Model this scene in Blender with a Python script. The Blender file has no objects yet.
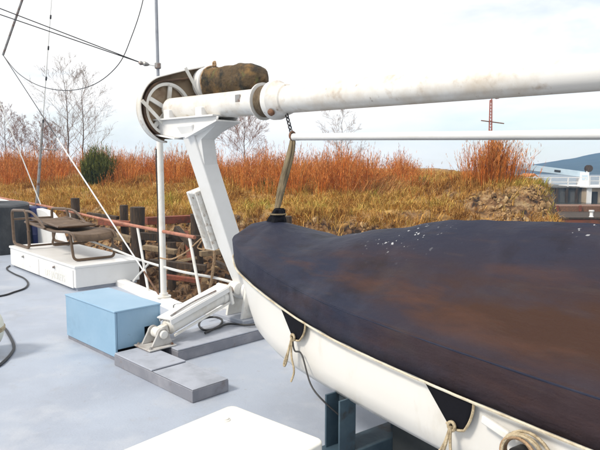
import bpy, math, random
import numpy as np
from mathutils import Vector, Matrix, noise as mn

random.seed(7); RNG = np.random.default_rng(7)
scene = bpy.context.scene
COL = scene.collection
PI = math.pi

# ------------------------------------------------------------------ camera
CAM_H, F, HOR = 1.6, 583.33, 168.0
PITCH = math.atan((225 - HOR) / F)
cam = bpy.data.cameras.new('camera'); cam.lens = 35; cam.sensor_width = 36
cam.clip_start = .05; cam.clip_end = 6000
camo = bpy.data.objects.new('camera', cam); COL.objects.link(camo)
camo.location = (0, 0, CAM_H); camo.rotation_euler = (PI / 2 - PITCH, 0, 0)
scene.camera = camo

# ------------------------------------------------------------------ sky: bright thin overcast
SUN_EL, SUN_AZ = math.radians(46), math.radians(236)     # azimuth clockwise from +Y
w = bpy.data.worlds.new('World'); scene.world = w; w.use_nodes = True
nt = w.node_tree; nt.nodes.clear()
N = nt.nodes.new; L = nt.links.new
out = N('ShaderNodeOutputWorld')
sky = N('ShaderNodeTexSky'); sky.sky_type = 'NISHITA'; sky.sun_disc = False
sky.sun_elevation = SUN_EL; sky.sun_rotation = SUN_AZ; sky.air_density = 1.0; sky.dust_density = .6
bg1 = N('ShaderNodeBackground'); bg1.inputs['Strength'].default_value = .12
L(sky.outputs[0], bg1.inputs['Color'])
bg2 = N('ShaderNodeBackground'); bg2.inputs['Color'].default_value = (1, .985, .96, 1); bg2.inputs['Strength'].default_value = .95
tc = N('ShaderNodeTexCoord')
mp = N('ShaderNodeMapping'); mp.inputs['Scale'].default_value = (1.3, 1.3, 5.0); mp.inputs['Location'].default_value = (-6.47, -2.2, 3.4)
L(tc.outputs['Generated'], mp.inputs['Vector'])
nz = N('ShaderNodeTexNoise'); nz.inputs['Scale'].default_value = 1.5; nz.inputs['Detail'].default_value = 6; nz.inputs['Roughness'].default_value = .55
nz.inputs['Distortion'].default_value = .4
L(mp.outputs[0], nz.inputs['Vector'])
rp = N('ShaderNodeValToRGB'); rp.color_ramp.elements[0].position = .34; rp.color_ramp.elements[0].color = (.3, .3, .3, 1)
rp.color_ramp.elements[1].position = .53; rp.color_ramp.elements[1].color = (1, 1, 1, 1)
L(nz.outputs['Fac'], rp.inputs['Fac'])
mx = N('ShaderNodeMixShader'); L(rp.outputs['Color'], mx.inputs['Fac']); L(bg1.outputs[0], mx.inputs[1]); L(bg2.outputs[0], mx.inputs[2])
L(mx.outputs[0], out.inputs['Surface'])

sun = bpy.data.lights.new('sun', 'SUN'); sun.energy = 2.3; sun.angle = math.radians(11); sun.color = (1, .93, .82)
suno = bpy.data.objects.new('sun', sun); COL.objects.link(suno)
sd = Vector((math.sin(SUN_AZ) * math.cos(SUN_EL), math.cos(SUN_AZ) * math.cos(SUN_EL), math.sin(SUN_EL)))
suno.rotation_euler = (-sd).to_track_quat('-Z', 'Y').to_euler(); suno.location = (-6, -4, 9)

vs = scene.view_settings
vs.view_transform = 'Standard'; vs.look = 'None'; vs.exposure = .42; vs.gamma = 1
cy_ = scene.cycles; cy_.max_bounces = 6; cy_.diffuse_bounces = 3; cy_.glossy_bounces = 3; cy_.volume_bounces = 0; cy_.transmission_bounces = 2

# ------------------------------------------------------------------ survey helpers (photo point -> place on a plane of known height / distance)
_c, _s = math.cos(PITCH), math.sin(PITCH)
def ray(px, py):
    u = 225 - py
    return Vector((px - 300, F * _c + u * _s, -F * _s + u * _c))
def G(px, py, h=0.):
    r = ray(px, py); t = (h - CAM_H) / r.z
    return Vector((r.x * t, r.y * t, h))
def D(px, py, Y):
    r = ray(px, py); t = Y / r.y
    return Vector((r.x * t, Y, CAM_H + r.z * t))
V = Vector
A = V((-.7071, .7071, 0)); B = V((.7071, .7071, 0)); Z = V((0, 0, 1)); T = -A

# ------------------------------------------------------------------ materials
MATS = {}
def mat(name, c, rough=.5, metal=0., spots=(), bump=None, spec=.5, attr=None, trans=0., stretch=(1, 1, 1)):
    m = bpy.data.materials.new(name); m.use_nodes = True
    t = m.node_tree; n = t.nodes.new; l = t.links.new
    b = t.nodes['Principled BSDF']
    b.inputs['Roughness'].default_value = rough; b.inputs['Metallic'].default_value = metal
    b.inputs['Specular IOR Level'].default_value = spec
    co = n('ShaderNodeTexCoord'); mpn = n('ShaderNodeMapping'); mpn.inputs['Scale'].default_value = stretch
    l(co.outputs['Object'], mpn.inputs['Vector'])
    if attr:
        a = n('ShaderNodeAttribute'); a.attribute_name = attr; cur = a.outputs['Color']
    else:
        r = n('ShaderNodeRGB'); r.outputs[0].default_value = (*c, 1); cur = r.outputs[0]
    for i, sp in enumerate(spots):
        col, sc, lo, hi = sp[:4]; amt = sp[4] if len(sp) > 4 else 1.
        x = n('ShaderNodeTexNoise'); x.inputs['Scale'].default_value = sc; x.inputs['Detail'].default_value = 7
        x.inputs['Roughness'].default_value = .62
        ad = n('ShaderNodeVectorMath'); ad.operation = 'ADD'; ad.inputs[1].default_value = (i * 7.3, i * 3.1, i * 5.7)
        l(mpn.outputs[0], ad.inputs[0]); l(ad.outputs[0], x.inputs['Vector'])
        mr = n('ShaderNodeMapRange'); mr.inputs['From Min'].default_value = lo; mr.inputs['From Max'].default_value = hi
        mr.inputs['To Max'].default_value = amt
        l(x.outputs['Fac'], mr.inputs['Value'])
        mxn = n('ShaderNodeMix'); mxn.data_type = 'RGBA'
        l(mr.outputs[0], mxn.inputs['Factor']); l(cur, mxn.inputs['A']); mxn.inputs['B'].default_value = (*col, 1)
        cur = mxn.outputs['Result']
    l(cur, b.inputs['Base Color'])
    if bump:
        x = n('ShaderNodeTexNoise'); x.inputs['Scale'].default_value = bump[0]; x.inputs['Detail'].default_value = 6
        l(mpn.outputs[0], x.inputs['Vector'])
        bp = n('ShaderNodeBump'); bp.inputs['Strength'].default_value = bump[1]; bp.inputs['Distance'].default_value = bump[2]
        l(x.outputs['Fac'], bp.inputs['Height']); l(bp.outputs[0], b.inputs['Normal'])
    MATS[name] = m
    return m

RUST = (.20, .075, .03)
mat('deck_paint', (.375, .42, .50), .5, spots=[((.325, .36, .43), .9, .45, .65), ((.48, .50, .54), 2.2, .5, .72, .7), ((.29, .285, .285), 4, .58, .78, .5), ((.24, .20, .17), 19, .64, .76, .55), ((.60, .61, .62), 45, .70, .74, .5), ((.16, .13, .11), 70, .72, .76, .6), ((.34, .29, .25), 2.6, .64, .78, .5)], bump=(60, .18, .01))
mat('white_paint', (.77, .765, .75), .38, spots=[((.66, .65, .62), 3, .5, .75, .7), (RUST, 9, .69, .78, .75)], bump=(25, .06, .01))
mat('white_stained', (.78, .765, .72), .42, spots=[((.55, .47, .36), 4, .5, .75, .8), (RUST, 8, .63, .75, .85)], bump=(30, .1, .01))
mat('white_rusty', (.74, .73, .70), .5, spots=[((.55, .50, .43), 9, .48, .66, .8), ((.30, .21, .14), 26, .55, .68, .85)], bump=(30, .2, .01))
mat('white_tube', (.78, .765, .73), .35, spots=[((.58, .50, .40), 2.5, .45, .66, .9), ((.42, .32, .22), 6, .55, .70, .75), ((.18, .11, .06), 19, .64, .74, .7)], bump=(20, .05, .01))
mat('hull_white', (.74, .72, .68), .3, spots=[((.66, .63, .56), 1.8, .48, .70, .7), ((.52, .46, .37), 5, .60, .76, .45), ((.35, .28, .2), 22, .66, .76, .6)], bump=(6, .06, .01), stretch=(1, 1, .5))
mat('hatch_white', (.80, .79, .74), .4, spots=[((.62, .60, .52), 2.5, .52, .75, .6), ((.35, .3, .22), 26, .68, .8, .5)], bump=(40, .08, .01))
mat('blue_paint', (.25, .405, .55), .42, spots=[((.30, .45, .59), 2.3, .45, .7), ((.20, .32, .45), 5, .55, .75, .7), ((.10, .11, .12), 16, .68, .8, .6)], bump=(40, .08, .01))
mat('grey_steel', (.20, .205, .235), .55, spots=[((.30, .30, .33), 4, .45, .7), ((.15, .10, .08), 9, .6, .75, .7)], bump=(45, .15, .01))
mat('pad_grey', (.38, .405, .465), .6, spots=[((.26, .28, .32), 4, .45, .7), ((.19, .16, .145), 8, .6, .76, .6)], bump=(45, .15, .01))
mat('rust_rail', (.42, .17, .105), .6, spots=[((.26, .10, .06), 7, .45, .65), ((.55, .38, .30), 16, .6, .75)], bump=(40, .2, .01))
mat('rust_dark', (.16, .085, .05), .75, spots=[((.26, .12, .06), 9, .45, .65), ((.07, .05, .04), 15, .55, .7)], bump=(50, .25, .01))
mat('guard_dark', (.075, .042, .025), .65, spots=[((.14, .08, .04), 6, .48, .65)], bump=(40, .1, .01))
mat('guard_inside', (.36, .27, .18), .6, spots=[((.20, .12, .07), 6, .48, .65), ((.46, .38, .28), 4, .55, .7)], bump=(40, .1, .01))
mat('hole_shade', (.012, .012, .014), .8)
mat('brown_frame', (.105, .064, .036), .4, spots=[((.16, .10, .06), 15, .5, .7)])
mat('brown_sling', (.12, .078, .048), .75, spots=[((.17, .115, .075), 9, .45, .7), ((.065, .042, .028), 18, .55, .75)], bump=(160, .3, .004))
mat('tarp_dark', (.018, .022, .028), .5, spots=[((.035, .04, .045), 5, .45, .7)], bump=(9, .5, .03))
mat('drum_blue', (.02, .03, .12), .35, spots=[((.04, .05, .16), 5, .45, .7)])
mat('black_rubber', (.02, .02, .022), .5)
mat('wire_dark', (.05, .05, .055), .45, metal=.5)
mat('wire_light', (.62, .62, .60), .45)
mat('buoy_cream', (.70, .69, .58), .45, spots=[((.56, .56, .44), 6, .5, .75), ((.78, .77, .70), 4, .55, .7)])
mat('rope_beige', (.50, .41, .27), .85, spots=[((.30, .23, .14), 30, .45, .65)], bump=(120, .6, .01))
mat('rope_tan', (.42, .28, .16), .85, spots=[((.22, .13, .07), 40, .45, .65)], bump=(120, .6, .01))
mat('strap_brown', (.22, .17, .10), .85, spots=[((.11, .085, .05), 12, .45, .65)], bump=(90, .6, .01), stretch=(1, 1, .25))
mat('canvas_brown', (.085, .055, .026), .85, spots=[((.21, .12, .04), 5, .5, .66), ((.022, .02, .015), 6, .48, .62), ((.10, .10, .03), 11, .58, .7)], bump=(16, .7, .03))
mat('drum_wire', (.19, .14, .09), .5, metal=.4, spots=[((.33, .26, .17), 18, .5, .7)], bump=(60, .3, .01))
mat('hull_shade_dark', (.03, .036, .04), .7, spots=[((.045, .05, .05), 5, .45, .7)])  # near-black tone standing in for shade under the hull
mat('chock_teal', (.05, .085, .115), .5, spots=[((.085, .13, .16), 5, .45, .7), ((.05, .045, .04), 9, .55, .7)], bump=(40, .15, .01))
mat('flap_black', (.006, .006, .009), .8, bump=(20, .4, .01), spec=.15)
mat('letter_faint', (.74, .725, .65), .5)
mat('galv', (.34, .33, .32), .45, metal=.6, spots=[(RUST, 12, .5, .7)])
mat('timber_dark', (.045, .030, .02), .85, spots=[((.095, .06, .035), 6, .45, .65), ((.03, .025, .02), 14, .5, .7)], bump=(30, .8, .04), stretch=(1, 1, .2))
mat('timber_pale', (.26, .19, .11), .85, spots=[((.15, .10, .06), 6, .45, .65)], bump=(30, .6, .03))
mat('timber_red', (.24, .065, .035), .85, spots=[((.13, .05, .03), 5, .45, .65)], bump=(30, .6, .03))
mat('rock', (.15, .085, .042), .9, spots=[((.24, .145, .07), 3, .45, .65), ((.045, .03, .02), 5, .5, .68)], bump=(14, .8, .05))
mat('water', (.045, .045, .038), .22, bump=(3, .25, .05))
mat('bark', (.115, .09, .075), .9, bump=(20, .5, .02))
mat('twig', (.31, .26, .235), .9)
mat('twig_red', (.27, .165, .13), .9)
mat('grass_col', (.3, .2, .05), .85, attr='col', spec=.2)
mat('quay_concrete', (.12, .12, .115), .85, spots=[((.06, .06, .06), .5, .45, .65), ((.20, .19, .17), .9, .5, .7)], stretch=(1, 1, .4))
mat('quay_red', (.20, .065, .035), .8, spots=[((.11, .05, .03), 1, .45, .65)])
mat('far_white', (.78, .78, .77), .5)
mat('far_beige', (.46, .37, .27), .7, spots=[((.36, .29, .21), .8, .45, .65)])
mat('far_dark', (.03, .03, .03), .7)
mat('far_orange', (.62, .21, .03), .6, spots=[((.45, .14, .03), .9, .45, .65)])
mat('far_blue', (.52, .63, .70), .5, spots=[((.42, .53, .6), .6, .45, .7)])
mat('pole_grey', (.30, .32, .36), .45, spots=[((.2, .21, .24), 6, .5, .7)])
mat('edge_cord', (.62, .56, .44), .8, spots=[((.42, .34, .22), 9, .48, .66), ((.74, .71, .63), 4, .5, .7)], bump=(120, .5, .01))
mat('lug_grey', (.50, .49, .47), .5, spots=[((.36, .33, .30), 7, .45, .65), (RUST, 11, .58, .7, .8)], bump=(40, .15, .01))
mat('mast_red', (.36, .10, .06), .6)
mat('hazy_forest', (.035, .06, .075), .95, spots=[((.025, .045, .06), .03, .45, .6), ((.05, .075, .08), .06, .55, .65)])  # forest colour with the blue of distant haze mixed in

def cover_material():
    m = mat('boat_canvas', (.018, .021, .040), .6, spots=[((.034, .037, .058), 2.2, .46, .64), ((.007, .007, .012), 3.4, .54, .70, .75)], spec=.2)
    t = m.node_tree; n = t.nodes.new; l = t.links.new; b = t.nodes['Principled BSDF']
    cur = b.inputs['Base Color'].links[0].from_socket
    co = n('ShaderNodeTexCoord')
    def noise(sc, det=7, off=0., st=(1, 1, 1)):
        rt_ = n('ShaderNodeMapping'); rt_.inputs['Rotation'].default_value = (0, 0, math.atan2(.8, .6))      # x axis along the boat
        l(co.outputs['Object'], rt_.inputs['Vector'])
        mp_ = n('ShaderNodeMapping'); mp_.inputs['Scale'].default_value = st; mp_.inputs['Location'].default_value = (off, off * .7, off * .3)
        l(rt_.outputs[0], mp_.inputs['Vector'])
        x = n('ShaderNodeTexNoise'); x.inputs['Scale'].default_value = sc; x.inputs['Detail'].default_value = det; x.inputs['Roughness'].default_value = .6
        l(mp_.outputs[0], x.inputs['Vector']); return x.outputs['Fac']
    def mrange(v, lo, hi, amt=1.):
        r = n('ShaderNodeMapRange'); r.inputs['From Min'].default_value = lo; r.inputs['From Max'].default_value = hi; r.inputs['To Max'].default_value = amt; l(v, r.inputs['Value']); return r.outputs[0]
    def mixc(f, col):
        nonlocal cur
        x = n('ShaderNodeMix'); x.data_type = 'RGBA'; l(f, x.inputs['Factor']); l(cur, x.inputs['A']); x.inputs['B'].default_value = (*col, 1); cur = x.outputs['Result']
    def mul(a_, b_):
        x = n('ShaderNodeMath'); x.operation = 'MULTIPLY'; l(a_, x.inputs[0]); l(b_, x.inputs[1]); return x.outputs[0]
    at_ = n('ShaderNodeAttribute'); at_.attribute_name = 'stain'
    # rust stains run in bands along the boat where water has lain
    mixc(mul(at_.outputs['Fac'], mrange(noise(1.6, 8, 3.1, (.45, 1.3, 1.3)), .38, .58)), (.043, .019, .012))
    mixc(mul(at_.outputs['Fac'], mrange(noise(4.2, 8, 9.4, (.4, 1.6, 1.6)), .50, .70, .85)), (.076, .033, .020))
    mixc(mrange(noise(2.4, 8, 6.2, (.5, 1.5, 1.5)), .58, .74, .6), (.045, .035, .036))
    mixc(mrange(noise(9, 6, 1.2, (.25, 1.6, 1.6)), .60, .76, .4), (.065, .045, .038))
    sp_ = n('ShaderNodeAttribute'); sp_.attribute_name = 'droppings'
    mixc(mul(sp_.outputs['Fac'], mrange(noise(30, 2, 5.), .665, .69, .9)), (.62, .63, .64))
    l(cur, b.inputs['Base Color'])
    # creases and weave
    bp1 = n('ShaderNodeBump'); bp1.inputs['Strength'].default_value = .55; bp1.inputs['Distance'].default_value = .035
    l(noise(3.2, 5, 2.2, (.8, 2.2, 2.2)), bp1.inputs['Height'])
    bp2 = n('ShaderNodeBump'); bp2.inputs['Strength'].default_value = .25; bp2.inputs['Distance'].default_value = .006
    l(noise(120, 3, 0), bp2.inputs['Height']); l(bp1.outputs[0], bp2.inputs['Normal']); l(bp2.outputs[0], b.inputs['Normal'])
    return m
cover_material()

def earth_material():
    m = mat('earth', (.42, .23, .07), .95, spots=[((.52, .32, .10), .55, .42, .6), ((.16, .085, .04), 1.4, .5, .66), ((.36, .26, .14), 3.2, .56, .72, .8), ((.16, .17, .045), .33, .56, .66, .6)], bump=(5, 1., .25))
    t = m.node_tree; n = t.nodes.new; l = t.links.new; b = t.nodes['Principled BSDF']
    src = b.inputs['Base Color'].links[0].from_socket
    at = n('ShaderNodeAttribute'); at.attribute_name = 'cliff'          # bare clay and stones where the bank has broken off
    ns = n('ShaderNodeTexNoise'); ns.inputs['Scale'].default_value = 2.6; ns.inputs['Detail'].default_value = 8
    co = n('ShaderNodeTexCoord'); l(co.outputs['Object'], ns.inputs['Vector'])
    r = n('ShaderNodeValToRGB'); e = r.color_ramp.elements
    e[0].position = .38; e[0].color = (.03, .017, .010, 1); e[1].position = .66; e[1].color = (.42, .29, .15, 1)
    k = e.new(.49); k.color = (.20, .10, .04, 1)
    l(ns.outputs['Fac'], r.inputs['Fac'])
    mxn = n('ShaderNodeMix'); mxn.data_type = 'RGBA'
    l(at.outputs['Fac'], mxn.inputs['Factor']); l(src, mxn.inputs['A']); l(r.outputs['Color'], mxn.inputs['B'])
    l(mxn.outputs['Result'], b.inputs['Base Color'])
earth_material()

# ------------------------------------------------------------------ mesh builder
class MB:
    def __init__(s): s.v = []; s.f = []
    def add(s, vs_, fs): o = len(s.v); s.v += [V(p) for p in vs_]; s.f += [tuple(i + o for i in f) for f in fs]; return s
    def box(s, c, ax, ay, az, sx, sy, sz):
        """box centred at c with half-axes directions ax ay az and full sizes"""
        c = V(c); p = []
        for k in (-.5, .5):
            for j in (-.5, .5):
                for i in (-.5, .5): p.append(c + ax * (i * sx) + ay * (j * sy) + az * (k * sz))
        return s.add(p, [(0, 2, 3, 1), (4, 5, 7, 6), (0, 1, 5, 4), (2, 6, 7, 3), (0, 4, 6, 2), (1, 3, 7, 5)])
    def bar(s, p, q, wd, ht, up=Z):
        p, q = V(p), V(q); d = (q - p); ln = d.length; d.normalize()
        sd_ = d.cross(V(up)); sd_ = sd_.normalized() if sd_.length > 1e-4 else V((1, 0, 0))
        u = sd_.cross(d).normalized()
        return s.box((p + q) / 2, d, sd_, u, ln, wd, ht)
    def tube(s, pts, r, n=8, cap=True):
        pts = [V(p) for p in pts]; rs = r if isinstance(r, (list, tuple)) else [r] * len(pts)
        vs_ = []; fs = []; ref = None
        for i, p in enumerate(pts):
            d = (pts[min(i + 1, len(pts) - 1)] - pts[max(i - 1, 0)])
            d = d.normalized() if d.length > 1e-9 else Z.copy()
            if ref is None:
                ref = d.orthogonal().normalized()
            ref = (ref - d * ref.dot(d)); ref = ref.normalized() if ref.length > 1e-6 else d.orthogonal().normalized()
            q = d.cross(ref)
            for k in range(n):
                a = 2 * PI * k / n
                vs_.append(p + (ref * math.cos(a) + q * math.sin(a)) * rs[i])
        for i in range(len(pts) - 1):
            for k in range(n):
                fs.append((i * n + k, i * n + (k + 1) % n, (i + 1) * n + (k + 1) % n, (i + 1) * n + k))
        if cap:
            fs.append(tuple(range(n - 1, -1, -1))); fs.append(tuple((len(pts) - 1) * n + k for k in range(n)))
        return s.add(vs_, fs)
    def lathe(s, o, axis, prof, n=32):
        """prof: list of (dist along axis, radius)"""
        o = V(o); ax = V(axis).normalized(); u = ax.orthogonal().normalized(); q = ax.cross(u)
        vs_ = []; fs = []
        for (t, r) in prof:
            for k in range(n):
                a = 2 * PI * k / n; vs_.append(o + ax * t + (u * math.cos(a) + q * math.sin(a)) * max(r, 1e-4))
        for i in range(len(prof) - 1):
            for k in range(n): fs.append((i * n + k, i * n + (k + 1) % n, (i + 1) * n + (k + 1) % n, (i + 1) * n + k))
        fs.append(tuple(range(n - 1, -1, -1))); fs.append(tuple((len(prof) - 1) * n + k for k in range(n)))
        return s.add(vs_, fs)
    def prism(s, poly, d):
        poly = [V(p) for p in poly]; n = len(poly); d = V(d)
        return s.add(poly + [p + d for p in poly], [tuple(range(n - 1, -1, -1)), tuple(range(n, 2 * n))] + [(i, (i + 1) % n, n + (i + 1) % n, n + i) for i in range(n)])
    def grid(s, rows, close=False):
        n = len(rows[0]); vs_ = [p for r in rows for p in r]; fs = []
        for i in range(len(rows) - 1):
            for j in range(n - 1): fs.append((i * n + j, i * n + j + 1, (i + 1) * n + j + 1, (i + 1) * n + j))
        return s.add(vs_, fs)
    def build(s, name, m, parent=None, bevel=0., smooth=35, solid=0., seg=2):
        me = bpy.data.meshes.new(name)
        off = V(parent['_w']) if parent is not None else V((0, 0, 0))
        if parent is None and s.v:
            off = V((sum(v.x for v in s.v) / len(s.v), sum(v.y for v in s.v) / len(s.v), min(v.z for v in s.v)))
        me.from_pydata([v - off for v in s.v], [], s.f); me.update()
        import bmesh
        bm = bmesh.new(); bm.from_mesh(me); bmesh.ops.recalc_face_normals(bm, faces=bm.faces); bm.to_mesh(me); bm.free()
        if smooth:
            for p in me.polygons: p.use_smooth = True
            me.set_sharp_from_angle(angle=math.radians(smooth))
        me.materials.append(MATS[m])
        o = bpy.data.objects.new(name, me); COL.objects.link(o)
        if parent is None: o.location = off; o['_w'] = tuple(off)
        else: o.parent = parent; o['_w'] = tuple(parent['_w'])
        if solid:
            md = o.modifiers.new('thickness', 'SOLIDIFY'); md.thickness = solid; md.offset = 0
        if bevel:
            md = o.modifiers.new('bevel', 'BEVEL'); md.width = bevel; md.segments = seg; md.limit_method = 'ANGLE'; md.angle_limit = math.radians(40)
            md.harden_normals = True
        return o
def thing(name, label, cat, loc, group=None):
    o = bpy.data.objects.new(name, None); COL.objects.link(o); o.location = loc; o['_w'] = tuple(loc); o.empty_display_size = .1
    return tag(o, label, cat, group)
def tag(o, label, cat, group=None, kind=None):
    if label: o['label'] = label
    if cat: o['category'] = cat
    if group: o['group'] = group
    if kind: o['kind'] = kind
    return o
def struct(o): o['kind'] = 'structure'; return o
def smoothpath(pts, n=6):
    """Catmull-Rom through pts"""
    pts = [V(p) for p in pts]; r = []
    for i in range(len(pts) - 1):
        p0, p1, p2, p3 = pts[max(i - 1, 0)], pts[i], pts[i + 1], pts[min(i + 2, len(pts) - 1)]
        for k in range(n):
            t = k / n
            r.append(.5 * ((2 * p1) + (p2 - p0) * t + (2 * p0 - 5 * p1 + 4 * p2 - p3) * t * t + (3 * p1 - p0 - 3 * p2 + p3) * t ** 3))
    return r + [pts[-1]]
def interp(x, xs, ys): return float(np.interp(x, xs, ys))
def sinterp(x, xs, ys):
    """smooth (cubic hermite) interpolation"""
    if x <= xs[0]: return ys[0]
    if x >= xs[-1]: return ys[-1]
    i = max(k for k in range(len(xs) - 1) if xs[k] <= x)
    def sl(k):
        a, b = max(k - 1, 0), min(k + 1, len(xs) - 1)
        return (ys[b] - ys[a]) / (xs[b] - xs[a])
    h = xs[i + 1] - xs[i]; t = (x - xs[i]) / h
    return (2 * t ** 3 - 3 * t * t + 1) * ys[i] + (t ** 3 - 2 * t * t + t) * h * sl(i) + (-2 * t ** 3 + 3 * t * t) * ys[i + 1] + (t ** 3 - t * t) * h * sl(i + 1)

# ================================================================== SETTING
# ---- ship's deck and side
E0 = V((-1.36, 6.43, 0)); ED = V((-.6, .8, 0)); EN = V((.8, .6, 0))
def edge(u, z=0, o=0): return E0 + ED * u + EN * o + V((0, 0, z))
outline = [edge(16), edge(0), V((-.80, 6.30, 0)), V((-.05, 6.05, 0)), V((.9, 4.6, 0)), V((5.2, -1.2, 0)), V((4.2, -5, 0)), V((-9, -5, 0)), V((-16, 8, 0))]
struct(MB().add(outline, [tuple(range(len(outline)))]).build('deck', 'deck_paint', smooth=0))
side = MB()
ol = outline + [outline[0]]
for i in range(len(ol) - 1):
    a, b = ol[i], ol[i + 1]
    side.add([a + V((0, 0, -.003)), b + V((0, 0, -.003)), b + V((0, 0, -3.6)), a + V((0, 0, -3.6))], [(0, 1, 2, 3)])
struct(side.build('ship_side', 'white_paint', smooth=0))

# ---- terrain
def fbm(x, y, s, o=4):
    a, t = 1., 0.
    for i in range(o):
        t += a * mn.noise((x * s + 11.3 * i, y * s + 5.1 * i, 3.7 * i)); s *= 2.03; a *= .5
    return t
def toe(x):
    return 19. + .45 * max(0., -x) + .9 * math.sin(x * .35 + 1) * .6
def xend(y): return 12.3 + .22 * (y - 27)
def ss(a, b, x):
    t = min(1, max(0, (x - a) / (b - a))); return t * t * (3 - 2 * t)
PROF = ([-12, -4, 0, 2.6, 3.2, 4.3, 6.2, 9, 15, 24, 60, 120, 300], [-3.6, -3.2, -2.7, -2.0, -1.6, -.62, -.30, .02, .62, .85, 1.1, 1.3, 1.5])
def mound(x, y):
    return math.exp(-((x - 9.6) / 2.6) ** 4) * ss(24.0, 25.2, y + .55 * fbm(x, 3, .7, 3)) * (1 - ss(28.5, 33, y))
def terr(x, y, detail=True):
    d = y - toe(x) + .9 * fbm(x, y, .22, 3)
    z = interp(d, *PROF)
    z += .95 * mound(x, y)
    z += .16 * fbm(x + 40, y, .25, 3) * ss(4, 10, d) + .55 * ss(14, 26, d) * ss(4, 22, -x)
    if detail:
        rough = ss(-1, 2, d) * (1 - ss(4.6, 6.8, d)) + .75 * math.exp(-((x - 9.8) / 3.0) ** 4 - ((y - 24.6) / .9) ** 2)
        z += rough * (.42 * fbm(x, y + 9, .8, 4))
        z += .05 * fbm(x, y, 1.3, 2)
    e = xend(y) + .7 * fbm(x * 0 + 3, y, .5, 2)
    k = ss(e - 1.5, e + .9, x)
    return z * (1 - k) + (-3.6) * k
xs = np.concatenate([np.arange(-120, -36, 3.), np.arange(-36, 17, .28), np.arange(17, 90, 3.)])
ys = np.concatenate([np.arange(10, 42, .24), np.arange(42, 60, .8), np.arange(60, 150, 5), [160, 200, 260, 330]])
tv = []; cl = []
for y in ys:
    for x in xs:
        z = terr(x, y); tv.append((x, y, z))
nx, ny = len(xs), len(ys)
tf = [(j * nx + i, j * nx + i + 1, (j + 1) * nx + i + 1, (j + 1) * nx + i) for j in range(ny - 1) for i in range(nx - 1)]
me = bpy.data.meshes.new('river_bank'); me.from_pydata(tv, [], tf); me.update()
at = me.attributes.new('cliff', 'FLOAT', 'POINT')
TZ = np.array([p[2] for p in tv]).reshape(ny, nx)
gy, gx = np.gradient(TZ, ys, xs)
steep = np.sqrt(gx ** 2 + gy ** 2)
clf = np.clip((steep - .38) / .35, 0, 1)
clf = np.maximum(clf, np.clip((-.9 - TZ) / .5, 0, 1))
at.data.foreach_set('value', clf.ravel().astype(np.float32))
for p in me.polygons: p.use_smooth = True
me.materials.append(MATS['earth'])
bank = bpy.data.objects.new('river_bank', me); COL.objects.link(bank); struct(bank)

def sheet(name, z, m, s=900):
    o = MB().add([(-s, -300, z), (s, -300, z), (s, 680, z), (-s, 680, z)], [(0, 1, 2, 3)]).build(name, m, smooth=0); return struct(o)
sheet('water', -3.05, 'water')

# ---- hill beyond
rows = []
for j in range(14):
    yy = 400 + j * 18; r = []
    for i in range(110):
        xx = 60 + i * 7
        prof = sinterp(xx, [60, 150, 200, 252, 290, 330, 420, 560, 700, 830], [-4, -4, 0.5, 5.5, 11.5, 19, 29, 24, 10, -4])
        ramp = math.sin(min(1, j / 10) * PI / 2)
        r.append(V((xx - (10 - j) * .0 * xx, yy, -3.5 + (prof + 3.5) * ramp + (.5 * fbm(xx, yy, .05, 3) * ramp if prof > -3 else 0))))
    rows.append(r)
struct(MB().grid(rows).build('hill', 'hazy_forest'))

# ================================================================== VEGETATION
def blades(name, pts, hts, wid, lean, cols, parent=None, m='grass_col'):
    """pts Nx3, hts N, wid N, lean Nx2 (tip offset as fraction of the height), cols Nx3; strips of two segments"""
    n = len(pts); ang = RNG.uniform(0, PI, n); dx = np.cos(ang) * wid * .5; dy = np.sin(ang) * wid * .5
    v = np.zeros((n, 5, 3)); h = hts[:, None]
    v[:, 0] = pts; v[:, 1] = pts; v[:, 0, 0] -= dx; v[:, 0, 1] -= dy; v[:, 1, 0] += dx; v[:, 1, 1] += dy
    mid = pts.copy(); mid[:, :2] += lean * h * .38; mid[:, 2] += hts * .58
    v[:, 2] = mid; v[:, 3] = mid; v[:, 2, 0] += dx * .8; v[:, 2, 1] += dy * .8; v[:, 3, 0] -= dx * .8; v[:, 3, 1] -= dy * .8
    tip = pts.copy(); tip[:, :2] += lean * h; tip[:, 2] += hts * np.clip(1 - .35 * np.linalg.norm(lean, axis=1), .2, 1)
    v[:, 4] = tip
    off = V(parent['_w']) if parent is not None else V((0, 0, 0))
    me = bpy.data.meshes.new(name)
    verts = v.reshape(-1, 3) - np.array(off)
    base = np.arange(n) * 5
    q = np.stack([base, base + 1, base + 2, base + 3], 1); t = np.stack([base + 3, base + 2, base + 4], 1)
    me.vertices.add(n * 5); me.vertices.foreach_set('co', verts.ravel())
    me.loops.add(n * 7); loops = np.concatenate([q.ravel(), t.ravel()]); me.loops.foreach_set('vertex_index', loops.astype(np.int32))
    me.polygons.add(n * 2)
    ls = np.concatenate([np.arange(n) * 4, n * 4 + np.arange(n) * 3]); me.polygons.foreach_set('loop_start', ls.astype(np.int32))
    me.update(calc_edges=True); me.validate()
    ca = me.attributes.new('col', 'FLOAT_COLOR', 'POINT')
    c = np.ones((n, 5, 4)); c[:, :, :3] = cols[:, None, :]
    ca.data.foreach_set('color', c.ravel().astype(np.float32))
    me.materials.append(MATS[m])
    o = bpy.data.objects.new(name, me); COL.objects.link(o)
    if parent is not None: o.parent = parent; o['_w'] = tuple(parent['_w'])
    return o
def lerpcol(c1, c2, t): return np.array(c1)[None] * (1 - t[:, None]) + np.array(c2)[None] * t[:, None]

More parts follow.
